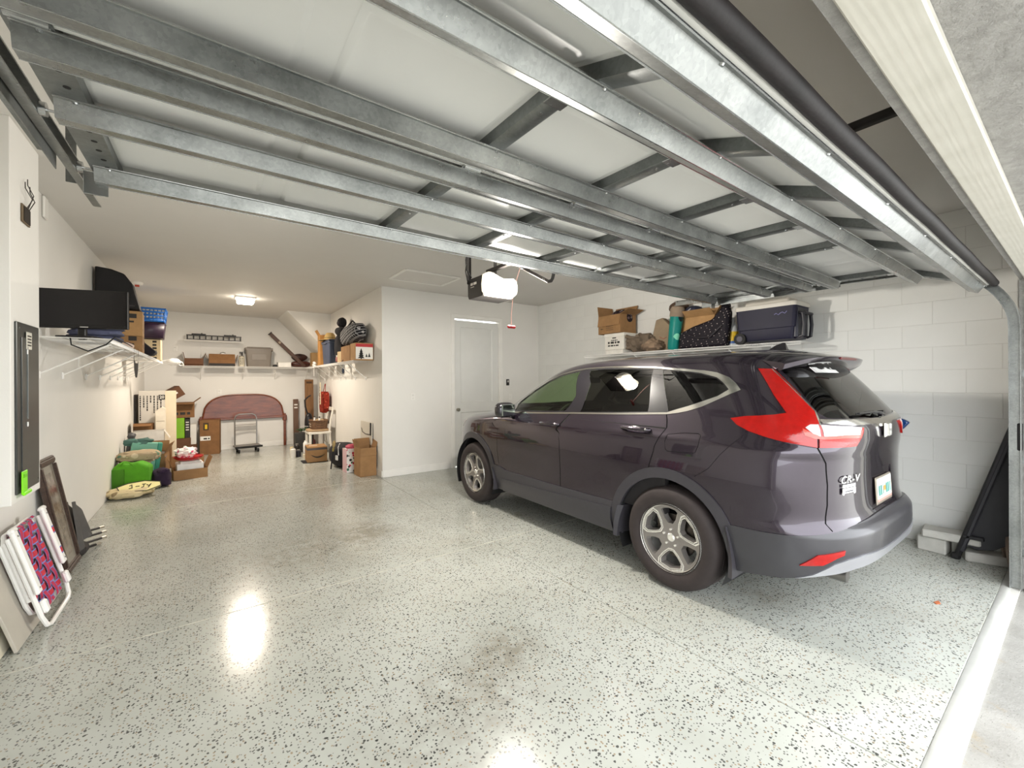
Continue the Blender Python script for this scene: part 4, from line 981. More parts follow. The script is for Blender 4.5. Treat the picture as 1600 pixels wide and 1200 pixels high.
# ---------------------------------------------------------------- wire shelving
M_WIRE = pm('#eceae6', .35, var=.03)
def wire_shelf(label, L, D, loc, rz, braces, drop=.27, uprights=()):
    """local x along the wall from 0 to L, wall at y=0, front edge at y=-D"""
    t = thing('wire_shelf', label, 'shelf', loc, (0, 0, rz))
    m = MB()
    for k in range(int(L/.0254)+1):
        x = min(k*.0254, L); m.tube([(x, 0, .0), (x, -D+.004, .0), (x, -D, -.004), (x, -D, -.030)], .0022, 4)
    o = m.done('wire_deck', M_WIRE, t); o['kind'] = 'stuff'
    for y, z in ((-.004, -.004), (-D*.35, -.004), (-D*.7, -.004)): MB().cyl((0, y, z), (L, y, z), .003, n=6).done('cross_rod', M_WIRE, t)
    for z in (.0, -.030): MB().cyl((0, -D, z), (L, -D, z), .0042, n=8).done('front_rod', M_WIRE, t)
    for x in braces:
        m = MB(); m.cyl((x, -D+.01, -.03), (x, -.012, -drop), .0065, n=8); m.box((x, -.008, -drop-.01), (.02, .016, .06), b=.004); m.done('brace', M_WIRE, t)
    for x in uprights: MB().cyl((x, -.01, 0), (x, -.01, .52), .005, n=6).done('upright', M_WIRE, t)
    return t
wire_shelf('long white wire shelf on the left wall above the leaning frames', 4.6, .415, (XL, 4.5, 1.81), R_(90), [.12, .75, 1.62, 2.3, 2.95, 3.5, 4.0, 4.4])
wire_shelf('white wire shelf across the back wall over the wooden headboard', 2.55, .35, (-.42, YA, 1.80), 0, [.29, 1.03, 1.65, 2.3], .27, [.29, 1.03, 1.65])
wire_shelf('short white wire shelf high on the back wall holding a black rack', 1.02, .30, (-.40, YA, 2.335), 0, [], .2)
wire_shelf('white wire shelf on the alcove side wall near the ceiling lamp', 3.9, .30, (XJ, 10.7, 1.80), R_(-90), [.5, 1.2, 1.9, 2.3, 2.95, 3.55], .27)
wire_shelf('white wire shelf on the block wall over the parked car', 3.0, .395, (XR-.003, 4.72, 1.855), R_(-90), [.95, 1.55, 2.27, 2.72], .25)
# ---------------------------------------------------------------- builders for stored things
def card_mat(col):
    t = NT('cardboard_'+col.strip('#')); c = lin(col); w = t.n('ShaderNodeTexWave'); t.l(t.coord('Object', (1, 1, 1)), w.inputs['Vector']); w.inputs['Scale'].default_value = 55; w.inputs['Distortion'].default_value = .5
    n = t.noise(7, 5, .6); t.set(Base_Color=t.ramp(n, [(.3, tuple(x*.82 for x in c)), (.7, tuple(min(1, x*1.08) for x in c))]), Roughness=.8); t.b.inputs['Specular IOR Level'].default_value = .25
    t.bump(w.outputs['Fac'], .06, .002); return t.m
_CM = {}
def card(col):
    if col not in _CM: _CM[col] = card_mat(col)
    return _CM[col]
C1, C2, C3, C4 = '#9a7650', '#85603f', '#6d4c38', '#b08a5e'
def carton(label, loc, size, rz=0, rx=0, ry=0, col=C1, flaps=None, tape=None, name='cardboard_box', cat='box', group=None, th=.005):
    """flaps None = closed; else dict side->angle (0 = straight up, 90 = level outwards, -90 = folded shut)"""
    w, d, h = size; t = thing(name, label, cat, loc, (rx, ry, rz), group); mt = card(col)
    m = MB()
    if flaps is None:
        m.box((0, 0, h/2), (w, d, h), b=.004); m.done('box_body', mt, t)
        m = MB(); m.box((0, 0, h+.0008), (w*.992, .004, .0012)); m.done('flap_seam', pm('#4a3524', .8), t)
    else:
        m.box((0, 0, th/2), (w, d, th)); m.box((-w/2+th/2, 0, h/2), (th, d, h)); m.box((w/2-th/2, 0, h/2), (th, d, h)); m.box((0, -d/2+th/2, h/2), (w-2*th, th, h)); m.box((0, d/2-th/2, h/2), (w-2*th, th, h)); m.done('box_body', mt, t)
        for s, a in flaps.items():
            L = {'l': d, 'r': d, 'f': w, 'b': w}[s]*.985; fl = min(w, d)*.48; a = R_(a)
            if s in 'lr':
                sg = -1 if s == 'l' else 1; M = T(sg*w/2-sg*th/2, 0, h, ry=sg*a); MB().box((0, 0, fl/2), (th, L, fl)).done('flap', mt, t).matrix_local = M
            else:
                sg = -1 if s == 'f' else 1; M = T(0, sg*d/2-sg*th/2, h, rx=-sg*a); MB().box((0, 0, fl/2), (L, th, fl)).done('flap', mt, t).matrix_local = M
    if tape: MB().box((0, 0, h+.0012 if flaps is None else h*.99), (w*1.001, .05, .001)).done('tape', pm(tape, .35), t) if flaps is None else None
    return t
def tote(label, loc, size, rz=0, col='#7d7872', lid=True, lidcol=None, name='storage_tote'):
    w, d, h = size; t = thing(name, label, 'storage bin', loc, (0, 0, rz)); mt = pm(col, .45, var=.05)
    m = MB(); k = .86
    def ring(sx, sy, z, r=.03): return [(sx*w/2-math.copysign(r*(1-c), sx), sy*d/2-math.copysign(r*(1-s), sy), z) for sx, sy, a in ((1, 1, 0), (-1, 1, 1), (-1, -1, 2), (1, -1, 3)) for c, s in [(1, 0)]]
    def rr(sc, z):
        P = []
        for q, (sx, sy) in enumerate(((1, 1), (-1, 1), (-1, -1), (1, -1))):
            for i in range(4):
                a = R_(90*q+30*i); P.append((sx*(w/2*sc-.03)+.03*math.cos(a), sy*(d/2*sc-.03)+.03*math.sin(a), z))
        return P
    R = [rr(k, 0), rr(k+.02, .01), rr(.985, h*.86), rr(1.05, h*.86), rr(1.05, h*.93)]; n = 16
    m.v = [p for r in R for p in r]; m.f = [(i*n+j, i*n+(j+1) % n, (i+1)*n+(j+1) % n, (i+1)*n+j) for i in range(len(R)-1) for j in range(n)]+[tuple(range(n))[::-1]]+([tuple((len(R)-1)*n+j for j in range(n))] if True else [])
    m.done('bin_body', mt, t)
    MB().box((0, -d/2*.955, h*.5), (w*.55, .006, h*.30), b=.002).done('side_panel', mt, t)
    if lid:
        m = MB(); m.box((0, 0, h*.955), (w*1.07, d*1.07, h*.05), b=.008); m.box((0, 0, h*.995), (w*.92, d*.9, h*.05), b=.012); m.done('lid', pm(lidcol or col, .45, var=.05), t)
    for sx in (-1, 1): MB().box((sx*w*.53, 0, h*.88), (.02, d*.35, h*.10), b=.008).done('handle', mt, t)
    return t
def cloth_mat(name, build, rough=.85):
    t = NT(name); t.set(Base_Color=build(t), Roughness=rough); t.b.inputs['Specular IOR Level'].default_value = .2; t.bump(t.noise(260, 2), .25, .003); return t.m
def floral(t, base, cols, scale=14):
    v = t.n('ShaderNodeTexVoronoi'); v.inputs['Scale'].default_value = scale; t.l(t.tc.outputs['Object'], v.inputs['Vector']); s = t.sep(v.outputs['Color']); c = base
    step = 1/len(cols)
    for i, q in enumerate(cols):
        msk = t.math('MULTIPLY', t.math('MULTIPLY', t.math('GREATER_THAN', s[0], i*step), t.math('LESS_THAN', s[0], (i+.8)*step)), t.math('LESS_THAN', t.math('ADD', v.outputs['Distance'], t.math('MULTIPLY', t.noise(scale*3), .3)), .52)); c = t.mix(msk, c, q)
    return c
def plaid(t, base, light, sc=9):
    x, y, z = t.sep(t.coord('Object', (sc, sc, sc), rot=(.15, .2, 0))); c = base
    for a in (y, z):
        f = t.math('FRACT', a); c = t.mix(t.math('MULTIPLY', t.math('LESS_THAN', f, .22), .30), c, light); g = t.math('ABSOLUTE', t.math('SUBTRACT', f, .62)); c = t.mix(t.math('LESS_THAN', g, .022), c, light)
    return c
def dots(t, base, dot, sc=26, r=.22):
    v = t.n('ShaderNodeTexVoronoi'); v.inputs['Scale'].default_value = sc; v.inputs['Randomness'].default_value = 0; t.l(t.coord('Object', rot=(.3, .2, .5)), v.inputs['Vector'])
    return t.mix(t.math('LESS_THAN', v.outputs['Distance'], r), base, dot)
def wood_mat(name, lo, hi, sc=3.0, rough=.4, dirn=(1, 12, 12), coat=0):
    t = NT(name); n = t.noise(sc, 6, .6, t.coord('Object', dirn)); t.set(Base_Color=t.ramp(n, [(.3, lo), (.7, hi)]), Roughness=rough, Coat_Weight=coat); t.bump(n, .08, .004); return t.m
# ---------------------------------------------------------------- things leaning on the left wall
M_BOARD = pm('#b3ada1', .75, var=.07, scale=5, bump=.1)
def leaning_panel(name, label, cat, y0, y1, xb, h, th, mat, lean):
    """slab standing on the floor at x=xb (outer bottom edge), tilted back to the wall by lean radians"""
    t = thing(name, label, cat, (xb-th, (y0+y1)/2, .001), (0, -lean, 0)); MB().box((th/2, 0, h/2+th*math.sin(lean)*.5), (th, y1-y0, h), b=.003).done('board', mat, t); return t
leaning_panel('flat_board', 'plain grey-beige board leaning on the left wall behind the folded lawn chair', 'board', 3.42, 4.22, -.842, .56, .016, M_BOARD, R_(16)).children[0].name = 'board_sheet'
leaning_panel('flat_board', 'cream-edged board leaning closest to the left wall, hidden behind the grey board', 'board', 3.36, 4.10, -.895, .53, .022, pm('#c9c2ae', .75, var=.06), R_(11.5)).children[0].name = 'board_sheet'
# folded webbed lawn chair
lc = thing('lawn_chair', 'folded white lawn chair with red and blue woven webbing', 'lawn chair', (-.775, 3.885, 0), (0, R_(-15), 0))
M_WT = pm('#efeeea', .35, var=.03)
W = .265
U = [(.0, -W, .60), (.0, -W, .10), (.0, -W+.03, .030), (.0, -W+.08, .013), (.0, W-.08, .013), (.0, W-.03, .030), (.0, W, .10), (.0, W, .60)]
MB().tube(U, .0125, 8).done('leg_frame', M_WT, lc)
U2 = [(-.05, -W+.035, .57), (-.05, -W+.035, .18), (-.05, -W+.06, .125), (-.05, -W+.10, .11), (-.05, W-.10, .11), (-.05, W-.06, .125), (-.05, W-.035, .18), (-.05, W-.035, .57)]
MB().tube(U2, .0125, 8).done('seat_frame', M_WT, lc)
MB().tube([(-.03, -W+.03, .20), (-.03, -W+.03, .575), (-.03, -W+.07, .61), (-.03, W-.07, .61), (-.03, W-.03, .575), (-.03, W-.03, .20)], .0125, 8).done('back_frame', M_WT, lc)
for sg in (-1, 1):
    m = MB(); m.box((0, 0, 0), (.024, .062, .40), M=T(.028, sg*(W-.002), .435, rx=R_(sg*0)), b=.009); m.box((.028, sg*(W-.002), .638), (.030, .075, .03), b=.009); m.done('arm_rest', M_WT, lc)
    for z in (.27, .60): MB().cyl((.038, sg*W, z), (.043, sg*W, z), .006, n=8).done('rivet', M_BOLT, lc)
    MB().box((.02, sg*(W-.03), .145), (.03, .05, .08), b=.010).done('corner_bracket', M_WT, lc)
def web_mat(name, c, edge):
    t = NT(name); x, y, z = t.sep(t.coord('Generated')); e = t.math('GREATER_THAN', t.math('ABSOLUTE', t.math('SUBTRACT', y, .5)), .36); t.set(Base_Color=t.mix(e, t.ramp(t.noise(60), [(.3, tuple(k*.8 for k in lin(c))), (.7, lin(c))]), edge), Roughness=.6); return t.m
WEBV, WEBH = web_mat('web_red', '#c2244e', '#5f6fb0'), None
t_ = NT('web_cross'); x_, y_, z_ = t_.sep(t_.coord('Generated')); t_.set(Base_Color=t_.mix(t_.math('GREATER_THAN', t_.math('ABSOLUTE', t_.math('SUBTRACT', z_, .5)), .34), t_.ramp(t_.noise(60), [(.3, '#b01f3f'), (.7, '#cf3038')]), '#6d7fc0'), Roughness=.6); WEBH = t_.m
nv, nh = 6, 7
for i in range(nv):
    y = -W+.072+i*(2*W-.144)/(nv-1)
    MB().grid(lambda a, b: (-.014+.006*math.sin(math.pi*nh*a+math.pi*i)+(.02*math.cos((a-.96)/.04*1.5) if a > .96 else 0), y+(b-.5)*.056, .085+.535*a), 50, 2).done('web_strip', WEBV, lc)
for j in range(nh):
    z = .14+j*.068
    MB().grid(lambda a, b: (-.014+.006*math.sin(math.pi*nv*a+math.pi*(j+1)), -W+.03+(2*W-.06)*a, z+(b-.5)*.050), 44, 2).done('web_cross_strip', WEBH, lc)
for z, y in ((.48, W-.004), (.33, W-.004)): MB().box((.041, y, z), (.003, .03, .05), b=.001).done('web_end', WEBH, lc)
# framed picture
pf = thing('picture_frame', 'dark wooden framed picture leaning on the left wall', 'picture frame', (-.862, 4.735, .002), (0, R_(-10), 0))
M_FR = wood_mat('dark_frame_wood', '#2a1e1a', '#4d3a30', 5, .35)
fw, fh, b = .40, .90, .062
for nm, y, z, w, h in (('frame_rail', 0, b/2, fw, b), ('frame_rail', 0, fh-b/2, fw, b), ('frame_stile', -fw/2+b/2, fh/2, b, fh-2*b), ('frame_stile', fw/2-b/2, fh/2, b, fh-2*b)):
    m = MB(); m.box((-.015, y, z), (.030, w, h), b=.008); m.box((.002, y, z), (.012, w*.5 if w < .1 else w-.04, h*.5 if h < .1 else h-.0), b=.005); m.done(nm, M_FR, pf)
t_ = NT('sepia_print'); n_ = t_.noise(9, 4, .6); x_, y_, z_ = t_.sep(t_.coord('Generated')); v_ = t_.math('ADD', t_.math('ABSOLUTE', t_.math('SUBTRACT', y_, .5)), t_.math('MULTIPLY', t_.math('ABSOLUTE', t_.math('SUBTRACT', z_, .5)), .8))
c_ = t_.ramp(t_.math('ADD', n_, t_.math('MULTIPLY', v_, -.2)), [(.3, '#8d8678'), (.5, '#6b6155'), (.62, '#453a32')]); t_.set(Base_Color=t_.mix(t_.math('GREATER_THAN', t_.math('MAXIMUM', t_.math('ABSOLUTE', t_.math('SUBTRACT', y_, .5)), t_.math('ABSOLUTE', t_.math('SUBTRACT', z_, .5))), .42), c_, '#8b867b'), Roughness=.12)
MB().box((-.012, 0, fh/2), (.006, fw-2*b+.01, fh-2*b+.01)).done('print', t_.m, pf)
# folded dark camp stool with bright tube ends
cs = thing('camp_stool', 'folded dark grey fabric camp stool with silver tube ends, beside the picture frame', 'camp stool', (-.86, 5.02, 0))
M_GF = pm('#55524f', .85, var=.15, bump=.3, bscale=120)
def fold(a, c):
    y = -.06+.30*a; k = math.sin(a*11)*.022
    return (-.07+.05*(1-c)+k*(1-c*.6)+.03*a, y+.03*c, .16+(.33-.42*a*a*.65)*c*.95-.10*(1-c)*(1-a))
m = MB(); m.grid(fold, 34, 8); m.grid(lambda a, c: tuple(Vector(fold(a, c))+Vector((-.045, 0, .004))), 34, 8); m.done('fabric', M_GF, cs)
for i, (y, z, dx) in enumerate(((.02, .035, .0), (.06, .075, .03), (.12, .11, .02), (.16, .145, .0))):
    MB().cyl((-.10+dx, y-.08, z+.02), (.035+dx, y+.19, z-.015), .011, n=10).done('tube_leg', pm('#2c2a2a', .5), cs)
    MB().cyl((.035+dx, y+.19, z-.015), (.058+dx, y+.235, z-.021), .0125, n=10).done('tube_end', pm('#c8c2b8', .3, .8), cs)
MB().box((-.03, .04, .05), (.09, .16, .10), b=.03).done('folded_base', pm('#2f2b29', .8), cs)
# ---------------------------------------------------------------- things on the left shelf (deck at z 1.815)
ZL = 1.8135
mo = thing('monitor', 'wide black flat monitor at the near end of the left shelf', 'monitor', (-.775, 4.58, ZL), (0, 0, R_(-17)))
MS = pm('#0c080c', .3, var=.2); MSF = pm('#080608', .4, var=.2)
MB().box((0, 0, .225), (.548, .022, .30), b=.004).done('screen_housing', MSF, mo); MB().box((0, -.0125, .232), (.524, .002, .262)).done('screen', MS, mo)
MB().box((0, -.0125, .086), (.05, .002, .007)).done('brand_mark', pm('#c8c4c0', .4), mo)
MB().box((-.03, .03, .07), (.05, .03, .16), b=.006).done('stand_neck', MSF, mo); MB().box((-.03, .0, .007), (.22, .16, .014), b=.005).done('stand_base', MSF, mo)
cb = MB(); cb.tube([(-.88, 4.60, ZL+.01), (-.845, 4.52, ZL-.0), (-.83, 4.47, ZL-.06), (-.74, 4.465, ZL-.105), (-.64, 4.468, ZL-.05), (-.595, 4.49, ZL+.008), (-.60, 4.62, ZL+.01), (-.598, 4.9, ZL+.008), (-.60, 5.2, ZL+.01), (-.604, 5.5, ZL+.006)], .0048, 6)
tag(cb.done('power_cord', M_RUB), 'black cord looping under the near end of the left shelf', 'cord')
fc = thing('folded_clothes', 'folded blue-grey clothes behind the monitor on the left shelf', 'clothes', (-.78, 4.98, ZL))
for i, c in enumerate(('#4a4e66', '#565a74', '#454960')): MB().blob((.01*i, -.02*i, .03+.045*i), (.17, .15, .030), 22, 10, .10, 3, seed=i+2, p=3.2).done('folded_layer', pm(c, .9, var=.15, bump=.3), fc)
pk = thing('plush_slipper', 'pale pink slipper on the left shelf edge before the cartons', 'slipper', (-.70, 5.85, ZL), (0, 0, R_(70)))
MB().blob((0, 0, .035), (.12, .045, .035), 20, 10, .05, 2, p=2.6, flat=.034).done('slipper_upper', pm('#d9c3b6', .9, bump=.3), pk); MB().box((0, 0, .006), (.23, .085, .012), b=.005).done('slipper_sole', pm('#8c8378', .8), pk)
MB().blob((.06, 0, .06), (.04, .03, .02), 14, 8, 0).done('slipper_opening', pm('#5a3a34', .9), pk)
sc = thing('suitcase', 'black suitcase with rounded corner on top of the stacked cartons of the left shelf', 'suitcase', (-.83, 6.53, ZL+.468))
prof = [(-.18, .024), (.19, .024), (.185, .06), (.15, .20), (.125, .32), (.06, .42), (-.05, .46), (-.18, .475)]
m = MB(); m.prism(prof, (0, 0, 0), (1, 0, 0), (0, 0, 1), (0, 1, 0), -.11, .11); m.done('case_shell', pm('#0e0c0f', .7, var=.3, bump=.2), sc, bev=.015)
MB().tube([(-.17, -.112, .06), (.05, -.112, .06), (.15, -.112, .06)], .008, 6).done('zip_piping', pm('#3a3638', .5), sc)
for x in (-.10, .08):
    MB().cyl((x, -.10, .012), (x, .10, .012), .012, n=10).done('caster', M_RUB, sc)
b1 = carton('brown carton on the left shelf carrying a second carton', (-.80, 6.55, ZL), (.36, .36, .185), R_(3), col=C1)
b2 = carton('brown carton with printed marks stacked on another on the left shelf', (-.80, 6.55, ZL+.1865), (.36, .36, .28), R_(3), col=C4)
for bx, z in ((b1, .13), (b2, .2)): bars(bx, M_INK, [(.06, z, .07, .05), (.06, z-.05, .05, .02)], (0, -.181, 0), (1, 0, 0), (0, 0, 1))
for bx in (b1, b2): bars(bx, M_INK, [(-.1, .06, .03, .03), (.05, .05, .03, .02)], (.181, 0, 0), (0, 1, 0), (0, 0, 1))
kt = thing('black_bag', 'black pointed bag sagging behind the stacked cartons on the left shelf', 'bag', (-.74, 7.15, ZL))
m = MB(); m.prism([(-.15, 0), (.16, 0), (.20, .05), (.02, .22), (-.06, .30), (-.15, .32)], (0, 0, 0), (1, 0, 0), (0, 0, 1), (0, 1, 0), -.14, .14); m.done('bag_body', pm('#17121a', .85, var=.3, bump=.3), kt, bev=.02); MB().tube([(-.05, -.12, .29), (-.02, -.10, .36), (.0, .0, .38), (-.02, .1, .36), (-.05, .12, .29)], .008, 6).done('bag_strap', pm('#17121a', .8), kt)
st = MB(); P = [(-.600, y_-.60, z_) for y_, z_ in ((6.22, ZL+.01), (6.18, ZL-.08), (6.20, ZL-.16), (6.28, ZL-.22), (6.42, ZL-.22), (6.50, ZL-.16), (6.52, ZL-.05), (6.48, ZL+.01))]
hs = thing('hanging_strap', 'black strap hanging in a loop from the left shelf edge', 'strap', (-.598, 5.74, ZL))
st.grid(lambda a, b: (lambda q, k: (q.x-(-.598), q.y-5.74+(b-.5)*.02, q.z-ZL+(b-.5)*(.01+.14*math.sin(math.pi*a)**2)))(Vector(P[min(int(a*7), 6)]).lerp(Vector(P[min(int(a*7)+1, 7)]), a*7-min(int(a*7), 6)), 0), 40, 3); st.done('strap_web', pm('#0f0d10', .85), hs)
ws = thing('paper_carton', 'tall cream carton with black stripes at the far end of the left shelf', 'box', (-.72, 8.62, ZL))
MB().box((0, 0, .16), (.24, .22, .32), b=.005).done('box_body', pm('#d8c39c', .7, var=.08), ws); bars(ws, M_INK, [(.02, .02+.05*i, .05, .03) for i in range(6)]+[(-.09, .03, .02, .25)], (0, -.1105, 0), (1, 0, 0), (0, 0, 1))
wb_ = thing('narrow_carton', 'narrow pale carton beside the cream striped carton on the left shelf', 'box', (-.93, 8.5, ZL)); MB().box((0, 0, .165), (.12, .2, .33), b=.004).done('box_body', pm('#cfc8bb', .7), wb_); MB().box((.0, -.101, .17), (.05, .002, .28)).done('stripe', pm('#b89a6a', .7), wb_)
def basket(label, loc, size, col, rows, rot=(0, 0, 0), name='plastic_basket'):
    w, d, h = size; t = thing(name, label, 'basket', loc, rot); mt = pm(col, .4, var=.06); th = .008
    m = MB(); m.box((0, 0, th/2), (w*.9, d*.9, th))
    for sx, sy, L in ((0, -1, w), (0, 1, w), (-1, 0, d), (1, 0, d)):
        def fr(a, b): k = .9+.1*b; return ((sx*w/2*k) if sx else (a-.5)*w*k, (sy*d/2*k) if sy else (a-.5)*d*k, b*h)
        n = 10
        for b0, b1 in ((0, .22), (.40, .50), (.68, .78), (.90, 1.0)) if rows else ((0, 1.0),):
            m.grid(lambda a, b: fr(a, b0+(b1-b0)*b), 2, 2)
        if rows:
            for i in range(n+1): m.grid(lambda a, b: fr((i+.0)/n-.012+.024*a if 0 < i < n else (i/n-.02*a if i else .02*a), b), 2, 2)
    m.done('basket_wall', mt, t).modifiers.new('thick', 'SOLIDIFY').thickness = .005
    m = MB(); m.tube([(-w/2, -d/2, h), (w/2, -d/2, h), (w/2, d/2, h), (-w/2, d/2, h)], .011, 8, True); m.done('basket_rim', mt, t)
    return t
basket('dark purple bin balanced on cartons at the far end of the left shelf', (-.76, 8.55, ZL+.332), (.42, .34, .235), '#2c1830', False, name='storage_bin')
basket('blue slotted plastic basket on top of the dark purple bin', (-.76, 8.53, ZL+.332+.247), (.46, .38, .20), '#1f67b8', True)
MB_ = MB().blob((0, 0, .0), (.10, .05, .06), 18, 10, .15, 3, seed=4); wbag = thing('plastic_bag', 'crumpled white plastic bag hanging at the far end of the left shelf', 'bag', (-.47, 9.0, ZL-.005))
MB_.done('bag_body', pm('#e8e6e2', .4, var=.06), wbag); MB().tube([(.05, 0, .02), (.11, .0, .0), (.13, 0, -.05), (.09, 0, -.06), (.05, 0, -.03)], .008, 6).done('bag_handle', pm('#e8e6e2', .4, var=.06), wbag); MB().tube([(-.08, 0, .03), (-.14, .0, .012), (-.17, 0, .012)], .008, 6).done('bag_knot', pm('#e8e6e2', .4, var=.06), wbag)
# ---------------------------------------------------------------- back shelf (deck at z 1.803) and rack above it
ZB, YB_ = 1.8035, 10.87
rk = thing('black_rack', 'black slotted metal rack on the high back shelf', 'rack', (.11, 10.90, 2.3385))
MK = pm('#1c1a19', .5, var=.2)
for z in (.018, .105): MB().box((0, 0, z), (.95, .03, .022), b=.004).done('rack_rail', MK, rk)
for i in range(10): MB().box((-.46+.102*i, 0, .062), (.024, .026, .075), b=.003).done('rack_slat', MK, rk)
for x, l in ((-.27, .24), (.27, .22)): MB().box((x, .01, .125), (l, .05, .03), b=.006).done('rack_clip', MK, rk); MB().cyl((x+.05, 0, .13), (x+.05, 0, .155), .012, n=10).done('rack_knob', MK, rk)
bs1 = carton('open brown carton with dark star print at the left of the back shelf', (-.24, YB_, ZB), (.31, .26, .155), 0, col=C3, flaps={'l': 12, 'r': 20, 'f': 165})
m = MB()
for k in range(6): a = k*math.pi/3; m.prism([(.0, -.008), (.05, 0), (.0, .008)], (.0, -.1312, .08), (math.cos(a), 0, math.sin(a)), (-math.sin(a), 0, math.cos(a)), (0, -1, 0), 0, .001)
m.done('star_print', M_INK, bs1)
bs2 = carton('wide low brown carton with sloping flaps on the back shelf', (.235, YB_, ZB), (.46, .28, .13), 0, col=C2, flaps={'l': 25, 'r': 25, 'f': -20, 'b': 10})
MB().box((0, -.1415, .03), (.45, .002, .06)).done('dark_band', M_INK, bs2)
ft = thing('fabric_pile', 'folded brown cloth heaped in the wide low carton', 'cloth', (.235, YB_, ZB+.012)); MB().blob((0, 0, .12), (.19, .11, .045), 20, 10, .2, 3, seed=8).done('cloth_fold', pm('#7a5c42', .9, bump=.3), ft); MB().blob((-.06, 0, .06), (.15, .115, .06), 20, 10, .1, 3, seed=9).done('cloth_fold', pm('#6a5040', .9, bump=.3), ft)
rb = thing('round_lamp', 'small round white lamp head on the heaped cloth of the back shelf', 'lamp', (.25, YB_-.02, ZB+.180)); MB().lathe([(0, -.05), (.045, -.05), (.058, -.02), (.052, .02), (.03, .05), (0, .055)], 20, ax='y', o=(0, 0, .055)).done('lamp_shell', pm('#e5e3de', .35), rb); MB().tube([(-.05, -.04, .06), (-.045, -.05, .10), (0, -.05, .116), (.045, -.05, .10)], .006, 6).done('lamp_rim', pm('#4a4744', .5), rb)
can = thing('label_can', 'small cream can with printed label left of the grey tote', 'can', (.585, YB_-.05, ZB)); MB().lathe([(0, 0), (.055, 0), (.055, .21), (.05, .22), (0, .22)], 24).done('can_body', pm('#cfc7b2', .5), can); bars(can, M_INK, [(-.03, .05+.03*i, .06, .012) for i in range(5)], (0, -.056, 0), (1, 0, 0), (0, 0, 1))
MB().lathe([(0, .22), (.046, .22), (.046, .235), (0, .236)], 20).done('can_lid', pm('#6d675e', .4, .6), can)
dk = thing('dark_bottle', 'dark spray bottle behind the cream can on the back shelf', 'bottle', (.60, YB_+.09, ZB)); MB().lathe([(0, 0), (.035, 0), (.038, .18), (.014, .24), (.013, .30), (0, .30)], 18).done('bottle_body', pm('#2c2826', .4), dk); MB().box((-.015, 0, .315), (.07, .022, .03), b=.005).done('spray_head', pm('#3b3735', .4), dk)
tote('taupe grey lidded storage tote in the middle of the back shelf', (.905, YB_, ZB), (.50, .30, .42), 0, '#7f776e')
wx = thing('white_box', 'flat white box on the back shelf right of the grey tote', 'box', (1.40, YB_-.04, ZB)); MB().box((0, 0, .05), (.26, .24, .10), M=T(ry=R_(0)), b=.005).done('box_body', pm('#eceae5', .6), wx); MB().box((0, 0, .102), (.265, .245, .012), b=.004).done('box_lid', pm('#e4e2dc', .6), wx)
bk = thing('black_tray', 'small black tray between the grey tote and the white box', 'tray', (1.225, YB_, ZB)); MB().box((0, 0, .02), (.07, .2, .035), b=.006).done('tray_base', MK, bk); MB().box((0, 0, .046), (.06, .16, .018), b=.004).done('tray_rim', MK, bk)
# long plank leaning across the corner and the instruments behind it
WD = wood_mat('dark_stained_wood', '#3a261d', '#5f3f2e', 4, .45)
pl = thing('wood_plank', 'long dark wood plank leaning over the right end of the back shelf', 'plank', (1.82, 10.78, ZB+.02), (0, R_(-44), 0)); MB().box((0, 0, .50), (.075, .05, 1.0), b=.006).done('plank_body', WD, pl); MB().box((0, -.027, .74), (.045, .004, .05)).done('plank_label', pm('#a99a86', .6), pl); MB().box((0, 0, 1.01), (.09, .06, .025), b=.006).done('plank_cap', pm('#2a2220', .6), pl)
vi = thing('instrument_case', 'dark reddish-brown instrument case lying at the right end of the back shelf', 'case', (1.78, 10.93, ZB)); m = MB(); m.blob((-.02, 0, .075), (.21, .11, .075), 26, 12, .04, 2, p=2.6); m.done('case_body', pm('#5a2f26', .4, var=.15), vi); MB().tube([(-.2, -.11, .075), (0, -.135, .075), (.2, -.11, .075)], .006, 6).done('case_trim', pm('#2b1a16', .5), vi)
vi2 = thing('dark_case', 'rounded dark brown case on top of the reddish-brown instrument case', 'case', (1.74, 10.96, ZB+.151)); m = MB(); m.blob((0, 0, .085), (.17, .08, .085), 24, 12, .06, 2); m.done('case_body', pm('#3d221c', .45, var=.2), vi2); MB().tube([(-.04, -.08, .12), (0, -.1, .14), (.04, -.08, .12)], .007, 6).done('case_handle', M_RUB, vi2)
cd1 = carton('upright narrow tan carton in the shelf corner', (2.0, 10.55, 1.8035), (.17, .22, .33), 0, col='#a9885e')
# ---------------------------------------------------------------- alcove side shelf (deck z 1.803, x 1.845..2.14)
ZS, XS = 1.8035, 1.995
carton('tall orange-tan carton beside the blue tote on the side shelf', (XS-.02, 9.38, ZS), (.24, .24, .62), 0, col='#b5834a', flaps={'l': 30, 'f': 150})
bt = tote('dark blue-grey tote under a straw hat on the side shelf', (XS, 8.78, ZS), (.29, .62, .47), 0, '#3c4458', lid=True, lidcol='#333a4c')
ht = thing('straw_hat', 'wide straw hat resting on the dark blue-grey tote', 'hat', (XS-.03, 8.9, ZS+.482))
m = MB(); m.lathe([(0, .155), (.06, .15), (.092, .11), (.105, .05), (.115, .02), (.17, .008), (.22, .002), (.22, -.004), (.165, .0), (.11, .010), (.09, .05)], 36); m.done('hat_body', pm('#a58a55', .8, var=.12, scale=40, bump=.4, bscale=160), ht); MB().lathe([(.108, .022), (.110, .05), (.106, .06)], 32).done('hat_band', pm('#7a683d', .8), ht)
